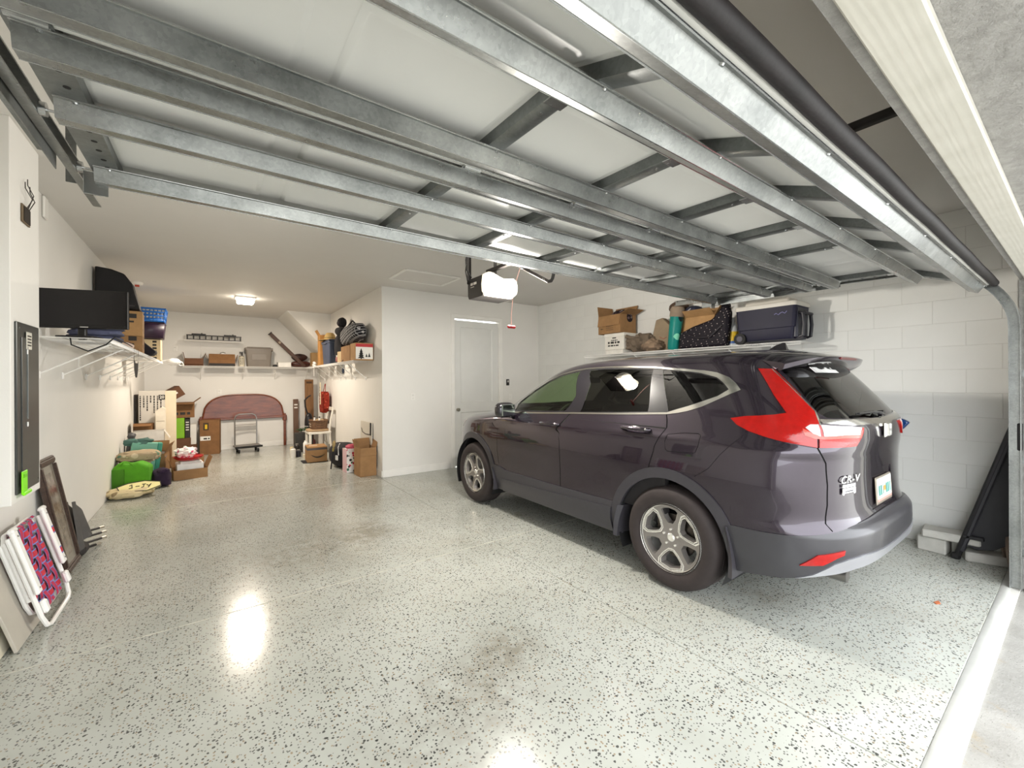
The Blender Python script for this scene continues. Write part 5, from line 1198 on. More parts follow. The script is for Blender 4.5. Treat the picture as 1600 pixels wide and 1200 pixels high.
sm = thing('small_jar', 'small reddish jar on the side shelf beside the blue tote', 'jar', (1.93, 8.12, ZS)); MB().lathe([(0, 0), (.04, 0), (.042, .10), (.03, .12), (0, .12)], 18).done('jar_body', pm('#8b4a42', .5), sm); MB().lathe([(0, .12), (.033, .12), (.033, .145), (0, .146)], 18).done('jar_lid', pm('#cdc6bc', .5), sm)
# dark plush figure with a round head
fg = thing('dark_plush', 'black plush figure with round head sitting high on the side shelf', 'plush toy', (2.0, 8.08, ZS))
MKp = pm('#121014', .9, var=.4, scale=20, bump=.6, bscale=80)
m = MB(); m.blob((0, .1, .30), (.12, .17, .30), 26, 16, .10, 2.5, seed=3, flat=.299); m.done('plush_body', MKp, fg); MB().blob((-.01, .0, .745), (.085, .085, .095), 22, 14, .06, 2, seed=5).done('plush_head', MKp, fg)
MB().blob((-.02, .0, .58), (.10, .19, .09), 22, 12, .1, 3, seed=6).done('plush_shoulders', MKp, fg); MB().blob((-.075, -.02, .73), (.03, .035, .04), 12, 8, 0).done('plush_face', pm('#3a3236', .8), fg)
# plaid bag
pb = thing('plaid_bag', 'black and white plaid fabric bag lying on cartons of the side shelf', 'bag', (1.985, 7.32, ZS+.295), (R_(-4), 0, 0))
MP = cloth_mat('plaid_cloth', lambda t: plaid(t, '#17171c', '#d8d6d6', 11))
m = MB(); m.blob((0, 0, .165), (.145, .46, .165), 34, 16, .08, 2.2, seed=11, p=2.8, flat=.164); m.done('bag_body', MP, pb)
MB().tube([(-.05, -.30, .30), (-.06, -.2, .36), (-.05, .0, .34), (-.06, .12, .31)], .012, 6).done('bag_strap', pm('#101014', .8), pb)
cA = carton('brown carton under the plaid bag on the side shelf', (1.99, 7.30, ZS), (.28, .56, .258), 0, col=C1)
cB = carton('carton with red band and tree print at the near end of the side shelf', (1.99, 6.855, ZS), (.28, .28, .27), 0, col=C4)
MB().box((0, -.1412, .135), (.265, .002, .235)).done('white_panel', M_PAPER, cB); MB().box((0, -.1425, .232), (.265, .002, .05)).done('red_band', pm('#b5252b', .6), cB)
m = MB()
for k in range(4): m.prism([(-.052+.010*k, .03+.032*k), (.052-.010*k, .03+.032*k), (0, .085+.034*k)], (-.05, -.1428, 0), (1, 0, 0), (0, 0, 1), (0, -1, 0), 0, .001)
m.box((-.05, -.1433, .028), (.02, .001, .02)); m.done('tree_print', M_INK, cB)
m = MB(); m.prism([(-.02, .05), (.02, .05), (0, .12)], (.075, -.1428, 0), (1, 0, 0), (0, 0, 1), (0, -1, 0), 0, .001); m.done('small_tree_print', M_INK, cB); m = MB(); m.prism([(-.018, .05), (.018, .05), (0, .105)], (.032, -.1428, 0), (1, 0, 0), (0, 0, 1), (0, -1, 0), 0, .001); m.done('small_tree_print', M_INK, cB)
cC = carton('small carton with torn pale corner left of the plaid bag carton', (1.96, 7.72, ZS), (.20, .22, .19), R_(8), col='#c9b18b'); MB().blob((-.06, -.10, .05), (.06, .05, .05), 14, 8, .2, 3, seed=3).done('torn_paper', pm('#d9cfbd', .8), cC)
tw = thing('black_cord_bundle', 'bundle of black cord lying before the cartons on the side shelf', 'cord', (1.87, 7.72, ZS)); m = MB(); m.tube([(.02*math.sin(i*.7)-.0, .30*math.sin(i*.31), .018+.012*math.sin(i*1.3)) for i in range(40)], .008, 6); m.done('cord_coils', M_RUB, tw)
fl_ = thing('ribbon_bow', 'white ribbon bow tied on the far end of the side shelf', 'bow', (1.835, 9.75, ZS+.02))
for k in range(5): a = k*1.26; MB().blob((.0, .07*math.cos(a), .05*math.sin(a)), (.03, .055, .03), 12, 8, .1, 2, seed=k).done('ribbon_loop', pm('#eceae6', .6), fl_)
MB().tube([(0, 0, -.02), (-.005, .02, -.12), (0, .03, -.24)], .006, 6).done('ribbon_tail', pm('#eceae6', .6), fl_)
# ---------------------------------------------------------------- alcove floor, back and right
hb = thing('headboard', 'polished brown wooden arched headboard leaning on the back wall', 'headboard', (.65, 10.985, 0), (R_(-1.5), 0, 0))
HW = wood_mat('polished_mahogany', '#5a2714', '#86482c', 2.5, .36, (2, 8, 8), .15)
N = 40; top = []
for k in range(N+1):
    t = -1+2*k/N; top.append((.755*t, .70+.49*(1-abs(t)**3.4)**(1/2.2)))
m = MB(); m.prism([(-.755, .66)]+top+[(.755, .66)], (0, 0, 0), (1, 0, 0), (0, 0, 1), (0, 1, 0), -.012, .012); m.done('arched_panel', HW, hb)
m = MB(); m.tube([(x, -.012, z) for x, z in [(-.755, .66)]+top+[(.755, .66)]], .016, 8); m.done('arch_moulding', HW, hb)
MB().box((0, -.012, .67), (1.56, .035, .05), b=.008).done('bottom_rail', HW, hb)
for x in (-.78, .78):
    m = MB(); m.box((x, 0, .37), (.05, .045, .74), b=.006); m.box((x, -.006, .64), (.085, .06, .15), b=.02); m.done('leg', HW, hb)
# platform truck
ct = thing('platform_cart', 'small grey folding platform cart standing before the headboard', 'cart', (.66, 10.42, 0), (0, 0, R_(6)))
MG = pm('#8d8a86', .35, .7, var=.06); MB().box((0, 0, .125), (.47, .36, .03), b=.008).done('platform', pm('#76736f', .5), ct); MB().box((0, -.182, .125), (.49, .012, .04), b=.004).done('bumper', M_RUB, ct)
MB().tube([(-.20, .16, .13), (-.20, .18, .70), (-.17, .18, .76), (-.12, .18, .785), (.12, .18, .785), (.17, .18, .76), (.20, .18, .70), (.20, .16, .13)], .013, 8).done('push_handle', MG, ct)
MB().box((0, .178, .485), (.39, .012, .10), b=.004).done('handle_panel', pm('#9a9792', .5), ct); MB().cyl((-.2, .178, .56), (.2, .178, .56), .008, n=8).done('handle_bar', MG, ct)
for x in (-.17, .17):
    for y in (-.12, .12):
        m = MB(); m.cyl((x-.014, y, .042), (x+.014, y, .042), .042, n=18); m.done('caster', M_RUB, ct); MB().box((x, y, .09), (.04, .05, .04), b=.006).done('caster_fork', MG, ct)
# boxes by the headboard
hk = carton('tall brown carton with yellow label and white tape beside the headboard', (.03, 10.66, 0), (.33, .30, .69), R_(-6), col=C2)
MB().box((-.06, -.1515, .57), (.09, .002, .15)).done('dark_label', pm('#3a2c18', .6), hk); MB().box((-.058, -.153, .565), (.04, .002, .09)).done('yellow_label', pm('#d9b21e', .5), hk)
MB().box((-.07, -.152, .33), (.17, .002, .085)).done('white_tape', M_PAPER, hk); bars(hk, M_INK, [(-.10, .31, .10, .03)], (0, -.1535, 0), (1, 0, 0), (0, 0, 1))
wq = thing('white_panel_box', 'narrow white box between the green box and the brown headboard carton', 'box', (-.252, 10.72, 0)); MB().box((0, 0, .42), (.10, .22, .40), b=.004).done('box_body', M_PAPER, wq); MB().box((0, 0, .11), (.115, .24, .22), b=.004).done('box_base', card(C3), wq)
gb = carton('dark carton at the bottom of the stack behind the tall white carton', (-.50, 10.72, 0), (.42, .34, .36), 0, col=C3)
gr = thing('green_box', 'bright green box with white label in the middle of the carton stack', 'box', (-.52, 10.66, .3625)); MB().box((0, 0, .20), (.26, .24, .40), b=.006).done('box_body', pm('#7fb51e', .5, var=.08), gr); MB().box((-.03, -.1212, .18), (.07, .002, .13)).done('white_label', pm('#dfe3cc', .6), gr)
bw = thing('striped_box', 'black and white striped box right of the green box', 'box', (-.345, 10.69, .3625)); MB().box((0, 0, .19), (.075, .26, .38), b=.004).done('box_body', pm('#2b2522', .6), bw); 
for i in range(4): MB().box((0, -.131, .16+.05*i), (.05, .002, .02)).done('white_stripe', M_PAPER, bw)
b3 = carton('brown carton with dark lettering on top of the green box', (-.44, 10.70, .765), (.40, .30, .30), R_(4), col=C2, flaps={'f': 100, 'r': 50, 'l': 160, 'b': 170}); bars(b3, M_INK, [(-.15, .06, .28, .05)], (0, -.151, 0), (1, 0, 0), (0, 0, 1))
b4 = carton('small brown carton tilted on the very top of the carton stack', (-.52, 10.66, 1.16), (.27, .24, .20), R_(20), 0, R_(-32), col=C3); MB().box((.02, -.1212, .1), (.05, .002, .03)).done('label', M_PAPER, b4)
# tall white furniture carton
tw_ = thing('furniture_carton', 'tall white furniture carton with printed panels on the left of the alcove', 'box', (-.725, 9.62, 0), (0, 0, R_(5)))
MB().box((0, 0, .66), (.50, .22, 1.32), b=.004).done('box_body', pm('#c9c3b9', .75, var=.05), tw_); MB().box((.175, -.0015, .66), (.153, .222, 1.318)).done('cream_side', pm('#dccdb2', .75, var=.04), tw_)
sq = MB().box((.055, -.1125, 1.21), (.085, .003, .085)).done('size_mark', M_INK, tw_); letters('20', M_PAPER, sq, (.055, -.1145, 1.21), (R_(90), 0, 0), .07, .0006, .001, .9)
bars(tw_, M_INK, [(.10+.48-w, .045*i-.07, w, .016) for i, w in enumerate((.22, .36, .30, .12, .26, .20, .42))], (-.02, -.1115, .66), (0, 0, 1), (-1, 0, 0), d=.001)
m = MB(); m.prism([(-.018, .62), (.018, .62), (0, .66)], (.075, -.1125, 0), (1, 0, 0), (0, 0, 1), (0, -1, 0), 0, .002); m.done('arrow_mark', M_INK, tw_); MB().box((.085, -.1125, .27), (.012, .002, .30)).done('red_strap', pm('#8c2028', .6), tw_)
dp = thing('dark_sheet', 'thin dark sheet between the left wall and the tall white carton', 'panel', (-1.015, 9.76, 0)); MB().box((0, 0, .62), (.03, .3, 1.24), b=.003).done('panel_sheet', pm('#3a302b', .6), dp); MB().box((0, 0, 1.25), (.034, .3, .02), b=.003).done('panel_edge', pm('#52443b', .6), dp)
# boxes in front of it
wc = carton('white carton with black print below the small white carton', (-.80, 9.05, .36), (.40, .32, .32), R_(3), col='#d9d4cb', flaps={'l': 0, 'f': 172, 'r': 150}); bars(wc, M_INK, [(-.16, .18, .22, .03), (.0, .10, .16, .05), (-.02, .03, .14, .04)], (0, -.161, 0), (1, 0, 0), (0, 0, 1))
wcb = carton('plain dark carton on the floor carrying the printed white carton', (-.80, 9.05, 0), (.42, .34, .355), R_(3), col=C3)
fb = carton('brown carton lid standing open behind the printed white carton', (-.89, 9.34, .36), (.25, .2, .42), R_(-4), col=C2, flaps={'f': 110})
sc_ = thing('slim_white_carton', 'small upright white carton with angled top before the tall white carton', 'box', (-.665, 9.36, .36)); m = MB(); m.prism([(-.065, 0), (.065, 0), (.065, .66), (.02, .69), (-.065, .62)], (0, 0, 0), (1, 0, 0), (0, 0, 1), (0, 1, 0), -.07, .07); m.done('box_body', pm('#e7ddca', .7), sc_); MB().box((0, -.0712, .45), (.11, .002, .01)).done('fold_line', pm('#b9ad98', .7), sc_)
wcs = carton('low brown carton on the floor beneath the small upright white carton', (-.62, 9.34, 0), (.2, .18, .355), 0, col=C2)
# brown carton with dark plastic tray in it
bb_ = carton('brown floor carton holding a dark tray, against the cloth pile', (-.70, 8.52, 0), (.34, .36, .38), R_(-6), col=C1, flaps={'r': 25, 'b': 10})
dt = thing('dark_tray', 'dark grey plastic tray tilted in the brown floor carton', 'tray', (-.71, 8.52, .17), (R_(8), R_(14), 0)); MB().box((0, 0, .10), (.24, .28, .2), b=.02).done('tray_body', pm('#4a4543', .5), dt); MB().box((0, 0, .205), (.27, .30, .014), b=.006).done('tray_rim', pm('#5a5553', .5), dt)
# low open carton with red and white things
lb = carton('low open carton with a black print square holding a red bowl', (-.245, 8.25, 0), (.42, .36, .14), R_(7), col=C1, flaps={'l': 18, 'r': 22, 'f': 168, 'b': 15}); MB().box((-.155, -.1815, .07), (.085, .002, .085)).done('print_square', M_INK, lb); bars(lb, M_INK, [(.03, .07, .12, .012)], (0, -.1815, 0), (1, 0, 0), (0, 0, 1))
wbx = thing('white_foam_box', 'white foam box inside the low open carton', 'box', (-.245, 8.245, .007), (0, 0, R_(7))); MB().box((0, 0, .11), (.33, .28, .22), b=.008).done('box_body', pm('#ecebe8', .6), wbx); MB().box((0, -.01, .23), (.25, .22, .05), b=.01).done('box_insert', pm('#d8d6d0', .5), wbx)
rd = thing('red_bowl', 'glittery red shallow bowl on the white foam box', 'bowl', (-.255, 8.20, .264)); t = NT('glitter_red'); t.set(Base_Color=t.ramp(t.voro(120, out='Color'), [(.2, '#8c0a10'), (.8, '#d0141c')]), Roughness=.35); MB().lathe([(0, .0), (.10, .0), (.165, .030), (.185, .055), (.178, .058), (.15, .035), (0, .012)], 40).done('bowl_shell', t.m, rd); MB().lathe([(.178, .056), (.188, .058), (.186, .066), (.178, .064)], 40).done('bowl_rim', t.m, rd)
cw = thing('crumpled_wrap', 'crumpled white and pink gift wrap in the red bowl', 'gift wrap', (-.27, 8.25, .285)); MB().blob((-.02, .02, .085), (.13, .10, .09), 24, 14, .3, 4, seed=21, flat=.08).done('wrap_paper', cloth_mat('gift_wrap', lambda t: floral(t, '#ece8e4', ['#d05a7a', '#e9b9c4', '#5a9a7a'], 16)), cw); MB().blob((.06, .03, .12), (.05, .04, .05), 16, 10, .3, 4, seed=22).done('wrap_tuft', pm('#d9c3c8', .7), cw)
# cloth pile and bags along the left wall
MGn = pm('#4f9a12', .8, var=.15, bump=.3, bscale=90)
gbg = thing('green_tote_bag', 'bright green fabric tote bag slumped by the left wall', 'bag', (-.84, 7.62, 0), (0, 0, R_(-8)))
m = MB(); m.prism([(-.20, .0), (.19, .0), (.20, .30), (.08, .37), (-.02, .34), (-.11, .38), (-.19, .30)], (0, 0, .03), (1, 0, 0), (0, 0, 1), (0, 1, 0), -.10, .12); m.done('bag_body', MGn, gbg, bev=.03); MB().tube([(-.10, -.10, .36), (-.06, -.12, .41), (.0, -.12, .40), (.04, -.10, .35)], .009, 6).done('bag_handle', MGn, gbg); MB().box((.13, -.106, .12), (.05, .004, .04), b=.002).done('white_print', M_PAPER, gbg)
MB().box((-.125, -.103, .17), (.14, .02, .30), b=.006).done('bag_gusset', pm('#437f10', .8, var=.15, bump=.3), gbg)
big = thing('shopping_bag', 'cream printed shopping bag lying on the floor against the green bag', 'bag', (-.82, 7.24, 0))
MBg = cloth_mat('printed_bag', lambda t: floral(t, '#cdbd97', ['#e8dfc4', '#b2a07a', '#8a7a5c', '#e4d79a'], 11), .6)
m = MB(); m.blob((0, .03, .062), (.24, .21, .062), 36, 14, .16, 3.4, seed=31, p=2.4, flat=.061); m.done('bag_body', MBg, big)
m = MB(); m.prism([(-.16, -.085), (.10, -.125), (.235, -.03), (.22, .07), (.06, .13), (-.10, .10), (-.2, .03)], (.075, -.035, .118), (1, 0, 0), (0, .94, .34), (0, -.34, .94), 0, .012); fl2 = m.done('bag_flap', pm('#e3da9c', .6, var=.06), big, bev=.004)
m = MB(); m.tube([(.075+x, -.035+.94*y-.005, .118+.34*y+.014) for x, y in [(-.16, -.085), (.10, -.125), (.235, -.03), (.22, .07), (.06, .13), (-.10, .10), (-.2, .03)]], .006, 6, True); m.done('bag_piping', M_INK, big)
m = MB()
for cx, cur in ((-.08, [(0, .03), (.02, .05), (.03, -.03), (.0, -.04)]), (.0, [(-.02, .0), (.02, .0)]), (.06, [(-.02, .04), (.02, .04), (.0, .04), (.0, -.03), (-.02, -.04)]), (.11, [(-.02, .02), (.0, -.01), (.02, .03), (.0, -.05)])): m.tube([(.075+cx+x, -.035+.94*y, .118+.34*y+.016) for x, y in cur], .005, 5)
m.done('bag_script', M_INK, big)
pp = thing('dark_cloth', 'dark purple cloth crumpled beside the green tote bag', 'cloth', (-.545, 7.72, 0)); MB().blob((0, 0, .13), (.11, .13, .13), 24, 14, .16, 3.2, seed=41, flat=.129, p=2.6).done('cloth_body', pm('#25152e', .9, var=.2, bump=.3), pp); MB().blob((.02, -.06, .22), (.07, .06, .04), 16, 10, .2, 3, seed=42).done('cloth_fold', pm('#2c1a36', .9, bump=.3), pp)
fq = thing('floral_quilt', 'beige floral quilt bundled on top of the green tote bag', 'quilt', (-.84, 7.92, .0)); MFq = cloth_mat('floral_quilt', lambda t: floral(t, '#a8977c', ['#c6b69a', '#5f7a66', '#8a7458', '#d0c3ab'], 10))
m = MB(); m.blob((0, 0, .215), (.17, .15, .215), 26, 16, .06, 2, p=3, flat=.214); m.done('quilt_stack', MFq, fq); m = MB(); m.blob((.04, -.02, .43), (.23, .17, .085), 34, 14, .18, 3.6, seed=51, p=2.4); m.done('quilt_fold', MFq, fq); MB().tube([(-.12+.022*i, -.13+.02*math.sin(i*1.1), .43+.03*math.sin(i*.9)) for i in range(16)], .03, 8).done('quilt_roll', MFq, fq)
tb = thing('teal_bag', 'pale teal gift bag leaning on the floral quilt', 'bag', (-.83, 8.20, .0), (0, 0, R_(8)))
m = MB(); m.box((0, 0, .34), (.30, .10, .50), M=T(ry=R_(7)), b=.01); m.done('bag_body', pm('#6fae98', .5, var=.08), tb); MB().box((.168, -.0, .36), (.06, .108, .46), M=T(ry=R_(7)), b=.01).done('bag_side', pm('#2f8f78', .5), tb)
for x in (-.06, .08): MB().blob((x-.02, .0, .60), (.10, .05, .05), 18, 10, .3, 4, seed=int(60+x*100)).done('bag_tissue', pm('#3c5f58', .7, var=.3), tb)
bg = thing('grey_bin_bag', 'dark grey bag wedged behind the teal bag at the wall', 'bag', (-.955, 8.60, 0)); MB().blob((0, 0, .32), (.065, .10, .32), 22, 14, .06, 2.4, seed=63, p=2.6, flat=.319).done('bag_body', pm('#4a4a4c', .6, bump=.2), bg); MB().blob((.0, 0, .65), (.05, .05, .05), 12, 8, .2, 3).done('bag_knot', pm('#4a4a4c', .6), bg)
# ---------------------------------------------------------------- alcove right side, on the floor
tb1 = carton('tall open brown carton at the end of the alcove wall', (1.995, 6.72, 0), (.25, .30, .44), R_(2), col=C1, flaps={'l': 14, 'r': 16, 'f': 172, 'b': 8})
fb1 = thing('floral_gift_box', 'floral black white and pink gift box beside the tall open carton', 'box', (1.885, 7.12, 0), (0, 0, R_(4))); MFl = cloth_mat('floral_print', lambda t: floral(t, '#e9e7e4', ['#c23a52', '#26302c', '#e59aa8', '#3b6a52', '#1c1c1e'], 17), .5)
MB().box((0, 0, .19), (.20, .20, .38), b=.004).done('box_body', MFl, fb1); MB().box((-.1015, 0, .19), (.002, .198, .376)).done('pink_side', pm('#d9b3b8', .5), fb1); MB().blob((0, 0, .40), (.09, .09, .04), 18, 8, .3, 4, seed=5).done('tissue_paper', pm('#c8566a', .7, var=.3), fb1)
db1 = thing('duffel_bag', 'black duffel bag leaning behind the floral gift box', 'bag', (1.90, 7.62, 0), (0, 0, R_(10)))
MBk = pm('#17151a', .8, var=.25, bump=.3); MB().blob((0, 0, .21), (.21, .30, .21), 30, 16, .05, 2.2, seed=71, p=2.5, flat=.209).done('bag_body', MBk, db1); MB().tube([(-.19, -.22, .24), (-.16, -.14, .36), (-.08, -.02, .40), (.03, .12, .38)], .008, 6).done('bag_piping', pm('#d5d3d0', .6), db1); MB().box((-.195, -.16, .19), (.02, .08, .08), b=.006).done('white_tag', pm('#d9d7d4', .6), db1)
pole = thing('trekking_pole', 'short black pole with tan grip leaning before the black duffel bag', 'pole', (1.66, 7.50, 0), (R_(4), R_(6), 0)); MB().cyl((0, 0, .0), (.0, 0, .30), .012, n=8).done('pole_shaft', MBk, pole); MB().cyl((0, 0, .30), (0, 0, .36), .016, n=10).done('pole_collar', pm('#8a7a3c', .5), pole); MB().blob((0, 0, .42), (.025, .025, .06), 12, 8, .1).done('pole_grip', pm('#a08a5c', .6), pole)
bx3 = carton('closed brown carton with dark swoosh tape on the alcove floor', (1.61, 8.44, .012), (.33, .38, .275), R_(-4), col=C1); MB().box((-.167, 0, .235), (.002, .382, .045)).done('dark_tape', pm('#3b2d22', .4), bx3); MB().box((0, -.1915, .235), (.332, .002, .035)).done('dark_tape', pm('#3b2d22', .4), bx3)
m = MB(); m.tube([(-.10+.02*i, -.1925, .13-.045*math.sin(math.pi*i/11)) for i in range(12)], [.003+.010*math.sin(math.pi*i/11) for i in range(12)], 6); m.done('swoosh_print', M_INK, bx3); MB().box((-.05, .0, .277), (.14, .03, .002)).done('label', M_PAPER, bx3)
flb = thing('flat_black_bag', 'flat black pouch under the edge of the taped carton', 'bag', (1.60, 8.44, 0)); MB().box((-.02, -.0, .006), (.42, .30, .010), b=.004).done('pouch', MBk, flb); MB().box((-.20, 0, .008), (.04, .2, .008), b=.003).done('pouch_strap', MBk, flb)
# white chair with cream seat, basket on it
chr_ = thing('dining_chair', 'white wooden chair with tan seat pad holding a wicker basket', 'chair', (1.83, 9.40, 0), (0, 0, R_(-90)))
MWc = pm('#e4dfd4', .45, var=.05)
for x, y in ((-.19, -.18), (.19, -.18)): MB().prism([(-.022, -.022), (.022, -.022), (.022, .022), (-.022, .022)], (x, y, 0), (1, 0, 0), (0, 1, 0), (0, 0, 1), 0, .45).done('leg', MWc, chr_)
for x in (-.19, .19):
    m = MB(); m.tube([(x, .24, 0), (x, .20, .25), (x, .185, .47), (x, .21, .68), (x, .26, .92)], .021, 6); m.done('back_post', MWc, chr_)
for z, y in ((.90, .255), (.62, .2)): MB().box((0, y, z), (.38, .02, .07), b=.006).done('back_rail', MWc, chr_)
MB().box((0, 0, .43), (.44, .42, .05), b=.008).done('seat_apron', MWc, chr_); MB().blob((0, 0, .475), (.225, .22, .028), 28, 8, 0, p=4).done('seat_pad', pm('#a98d6c', .85, bump=.2), chr_)
for y in (-.18, .18): MB().box((0, y, .20), (.36, .02, .03), b=.005).done('stretcher', MWc, chr_)
MB().box((-.10, -.185, .30), (.05, .016, .25), b=.005).done('front_slat', MWc, chr_)
wk = thing('wicker_basket', 'brown wicker basket of small things on the white chair', 'basket', (1.84, 9.38, .504)); t = NT('wicker'); w = t.n('ShaderNodeTexBrick'); t.l(t.coord('Object', (14, 14, 14)), w.inputs['Vector']); w.inputs['Color1'].default_value = (*lin('#6b4c34'), 1); w.inputs['Color2'].default_value = (*lin('#7d5c40'), 1); w.inputs['Mortar'].default_value = (*lin('#3c2a1e'), 1); w.inputs['Scale'].default_value = 3; t.set(Base_Color=w.outputs['Color'], Roughness=.7); t.bump(w.outputs['Fac'], .5, .006); MWk = t.m
def bwall(a, b):
    an = 2*math.pi*a; k = 1+.12*b; c, s = math.cos(an), math.sin(an); return (math.copysign(abs(c)**.5, c)*.15*k, math.copysign(abs(s)**.5, s)*.17*k, b*.17)
m = MB(); m.grid(bwall, 40, 6, wrapu=True); m.f.append(tuple(i*6 for i in range(40))[::-1]); o = m.done('basket_wall', MWk, wk, ang=60); o.modifiers.new('thick', 'SOLIDIFY').thickness = .012
MB().tube([bwall(i/40, 1.0) for i in range(40)], .012, 6, True).done('basket_rim', MWk, wk)
for i in range(2):
    for y in (-.07, .0, .07): MB().box((-.158-.006*i, y, .05+.05*i), (.006, .025, .02), b=.002).done('weave_gap', pm('#cfc2ac', .7), wk)
for x, y, h, c, lab in ((-.06, .09, .10, '#e6e4de', 'white'), (.0, -.09, .09, '#e0ddd6', 'pale')): 
    jt = thing('small_bottle', f'{lab} little bottle standing in the wicker basket on the chair', 'bottle', (1.84+x, 9.38+y, .53)); MB().lathe([(0, 0), (.028, 0), (.030, .12), (.018, .15), (.016, .17+h*.3), (0, .17+h*.3)], 16).done('bottle_body', pm(c, .4), jt); MB().lathe([(0, .17+h*.3), (.018, .17+h*.3), (.018, .195+h*.3), (0, .196+h*.3)], 14).done('bottle_cap', pm('#46403a', .5), jt)
rag = thing('beige_rag', 'beige rag folded in the wicker basket on the chair', 'cloth', (1.84, 9.38, .515)); MB().blob((0.02, .0, .12), (.09, .05, .06), 18, 10, .25, 3.5, seed=81).done('rag_body', pm('#b09a78', .9, bump=.3), rag); MB().blob((.0, .0, .045), (.10, .055, .045), 18, 10, .1, 3.5, seed=82).done('rag_fold', pm('#a58e6c', .9, bump=.3), rag)
# red patterned bag hanging from the shelf, wooden sign strip before it
rg = thing('red_bag', 'red patterned cloth bag hanging on the side wall behind the chair', 'bag', (2.02, 9.72, .80)); MRd = cloth_mat('red_pattern', lambda t: floral(t, '#8e2f22', ['#b44a34', '#6f2018', '#c7644a'], 26)); m = MB(); m.prism([(-.19, .44), (-.15, .40), (-.08, .46), (.0, .41), (.07, .46), (.13, .40), (.19, .43), (.20, .10), (.14, .0), (-.13, .0), (-.19, .10)], (0, 0, 0), (0, 1, 0), (0, 0, 1), (1, 0, 0), -.06, .07); m.done('bag_body', MRd, rg, bev=.02); MB().tube([(0, -.10, .43), (.02, -.04, .62), (.03, .04, .62), (0, .10, .43)], .007, 6).done('bag_handle', MRd, rg)
sgn = thing('wooden_sign', 'narrow cream wooden strip with dark marks hanging from the side shelf', 'sign', (1.90, 9.50, .98)); MB().box((0, 0, .24), (.012, .055, .46), b=.003).done('sign_strip', pm('#d9c9a6', .6, var=.06), sgn); bars(sgn, M_INK, [(-.014, .05+.06*i, .028, .03) for i in range(6)], (-.0065, 0, 0), (0, -1, 0), (0, 0, 1)); MB().cyl((0, 0, .47), (-.02, 0, .83), .003, n=6).done('sign_cord', pm('#8a8478', .6), sgn)
bc = thing('blue_clip', 'small dark blue clip hanging under the side shelf', 'clip', (2.0, 8.05, 1.62)); MB().blob((0, 0, .05), (.02, .028, .06), 14, 8, .05).done('clip_body', pm('#24304a', .5), bc); MB().tube([(0, 0, .10), (.004, 0, .14), (.0, 0, .17)], .004, 6).done('clip_hook', M_BOLT, bc)
# planks, vacuum, pots
pk1 = thing('tall_plank', 'tall orange-brown wood plank standing in the alcove corner', 'plank', (1.92, 10.78, 0), (R_(-2), 0, 0)); MB().box((0, 0, .76), (.185, .03, 1.52), b=.004).done('plank_body', wood_mat('tan_plank', '#6e4a2a', '#946a3e', 4, .55, (8, 8, 1)), pk1); MB().box((0, -.016, 1.45), (.12, .002, .05)).done('plank_mark', pm('#4f3520', .7), pk1)
pk2 = thing('short_plank', 'shorter brown plank with white end marks standing left of the vacuum', 'plank', (1.66, 10.95, 0), (R_(-2), 0, 0)); MB().box((0, 0, .53), (.11, .025, 1.06), b=.004).done('plank_body', wood_mat('brown_plank', '#5c4334', '#775a47', 4, .6, (8, 8, 1)), pk2)
for z in (.93, .86): MB().box((0, -.0135, z), (.07, .002, .03)).done('white_mark', M_PAPER, pk2)
vc = thing('vacuum_cleaner', 'dark upright vacuum cleaner with red base in the alcove corner', 'vacuum cleaner', (1.80, 10.40, 0)); MVr = pm('#5c2628', .4, var=.1)
MB().box((0, -.04, .10), (.30, .26, .20), b=.05).done('vacuum_head', MVr, vc); m = MB(); m.blob((.04, .04, .48), (.085, .09, .28), 22, 14, .03, 2, p=2.6); m.done('vacuum_body', pm('#1f1b1d', .35, var=.1), vc); MB().tube([(.03, .06, .70), (-.02, .08, .90), (-.03, .08, 1.05), (.03, .06, 1.12), (.09, .05, 1.16)], [.02, .018, .018, .016, .014], 8).done('vacuum_handle', pm('#1f1b1d', .4), vc); MB().tube([(-.10, -.10, .22), (-.14, -.08, .34), (-.10, -.05, .42), (-.02, -.04, .40)], .018, 8).done('vacuum_hose', pm('#6d6a68', .5), vc); MB().tube([(-.15, -.02, .44), (-.06, -.06, .47), (.02, -.05, .46)], .010, 6).done('vacuum_clip', pm('#cfccc8', .4), vc)
for sx in (-.12, .12): MB().cyl((sx-.02, .08, .05), (sx+.02, .08, .05), .05, n=14).done('vacuum_wheel', M_RUB, vc)
wt_ = thing('rolled_towel', 'white rolled paper tube standing behind the chair basket', 'roll', (2.06, 10.28, 0)); MB().cyl((0, 0, 0), (0, 0, 1.14), .05, n=16).done('roll_body', pm('#d2cec6', .7), wt_); MB().cyl((0, 0, 1.14), (0, 0, 1.142), .02, n=12).done('roll_core', pm('#8f8678', .7), wt_)
pd = thing('planter', 'green-leafed planter trough behind the small bottles', 'planter', (1.62, 9.75, 0)); MB().box((0, 0, .20), (.34, .2, .40), b=.01).done('trough', pm('#2d2a26', .6), pd)
for k in range(14): 
    a = k*2.4; MB().blob((.13*math.cos(a)*(.4+.04*k), .07*math.sin(a), .44+.012*(k % 5)), (.04, .022, .012), 10, 6, 0, M=T(rz=a*.2)).done('leaf', pm('#2f4a24', .6, var=.2), pd)
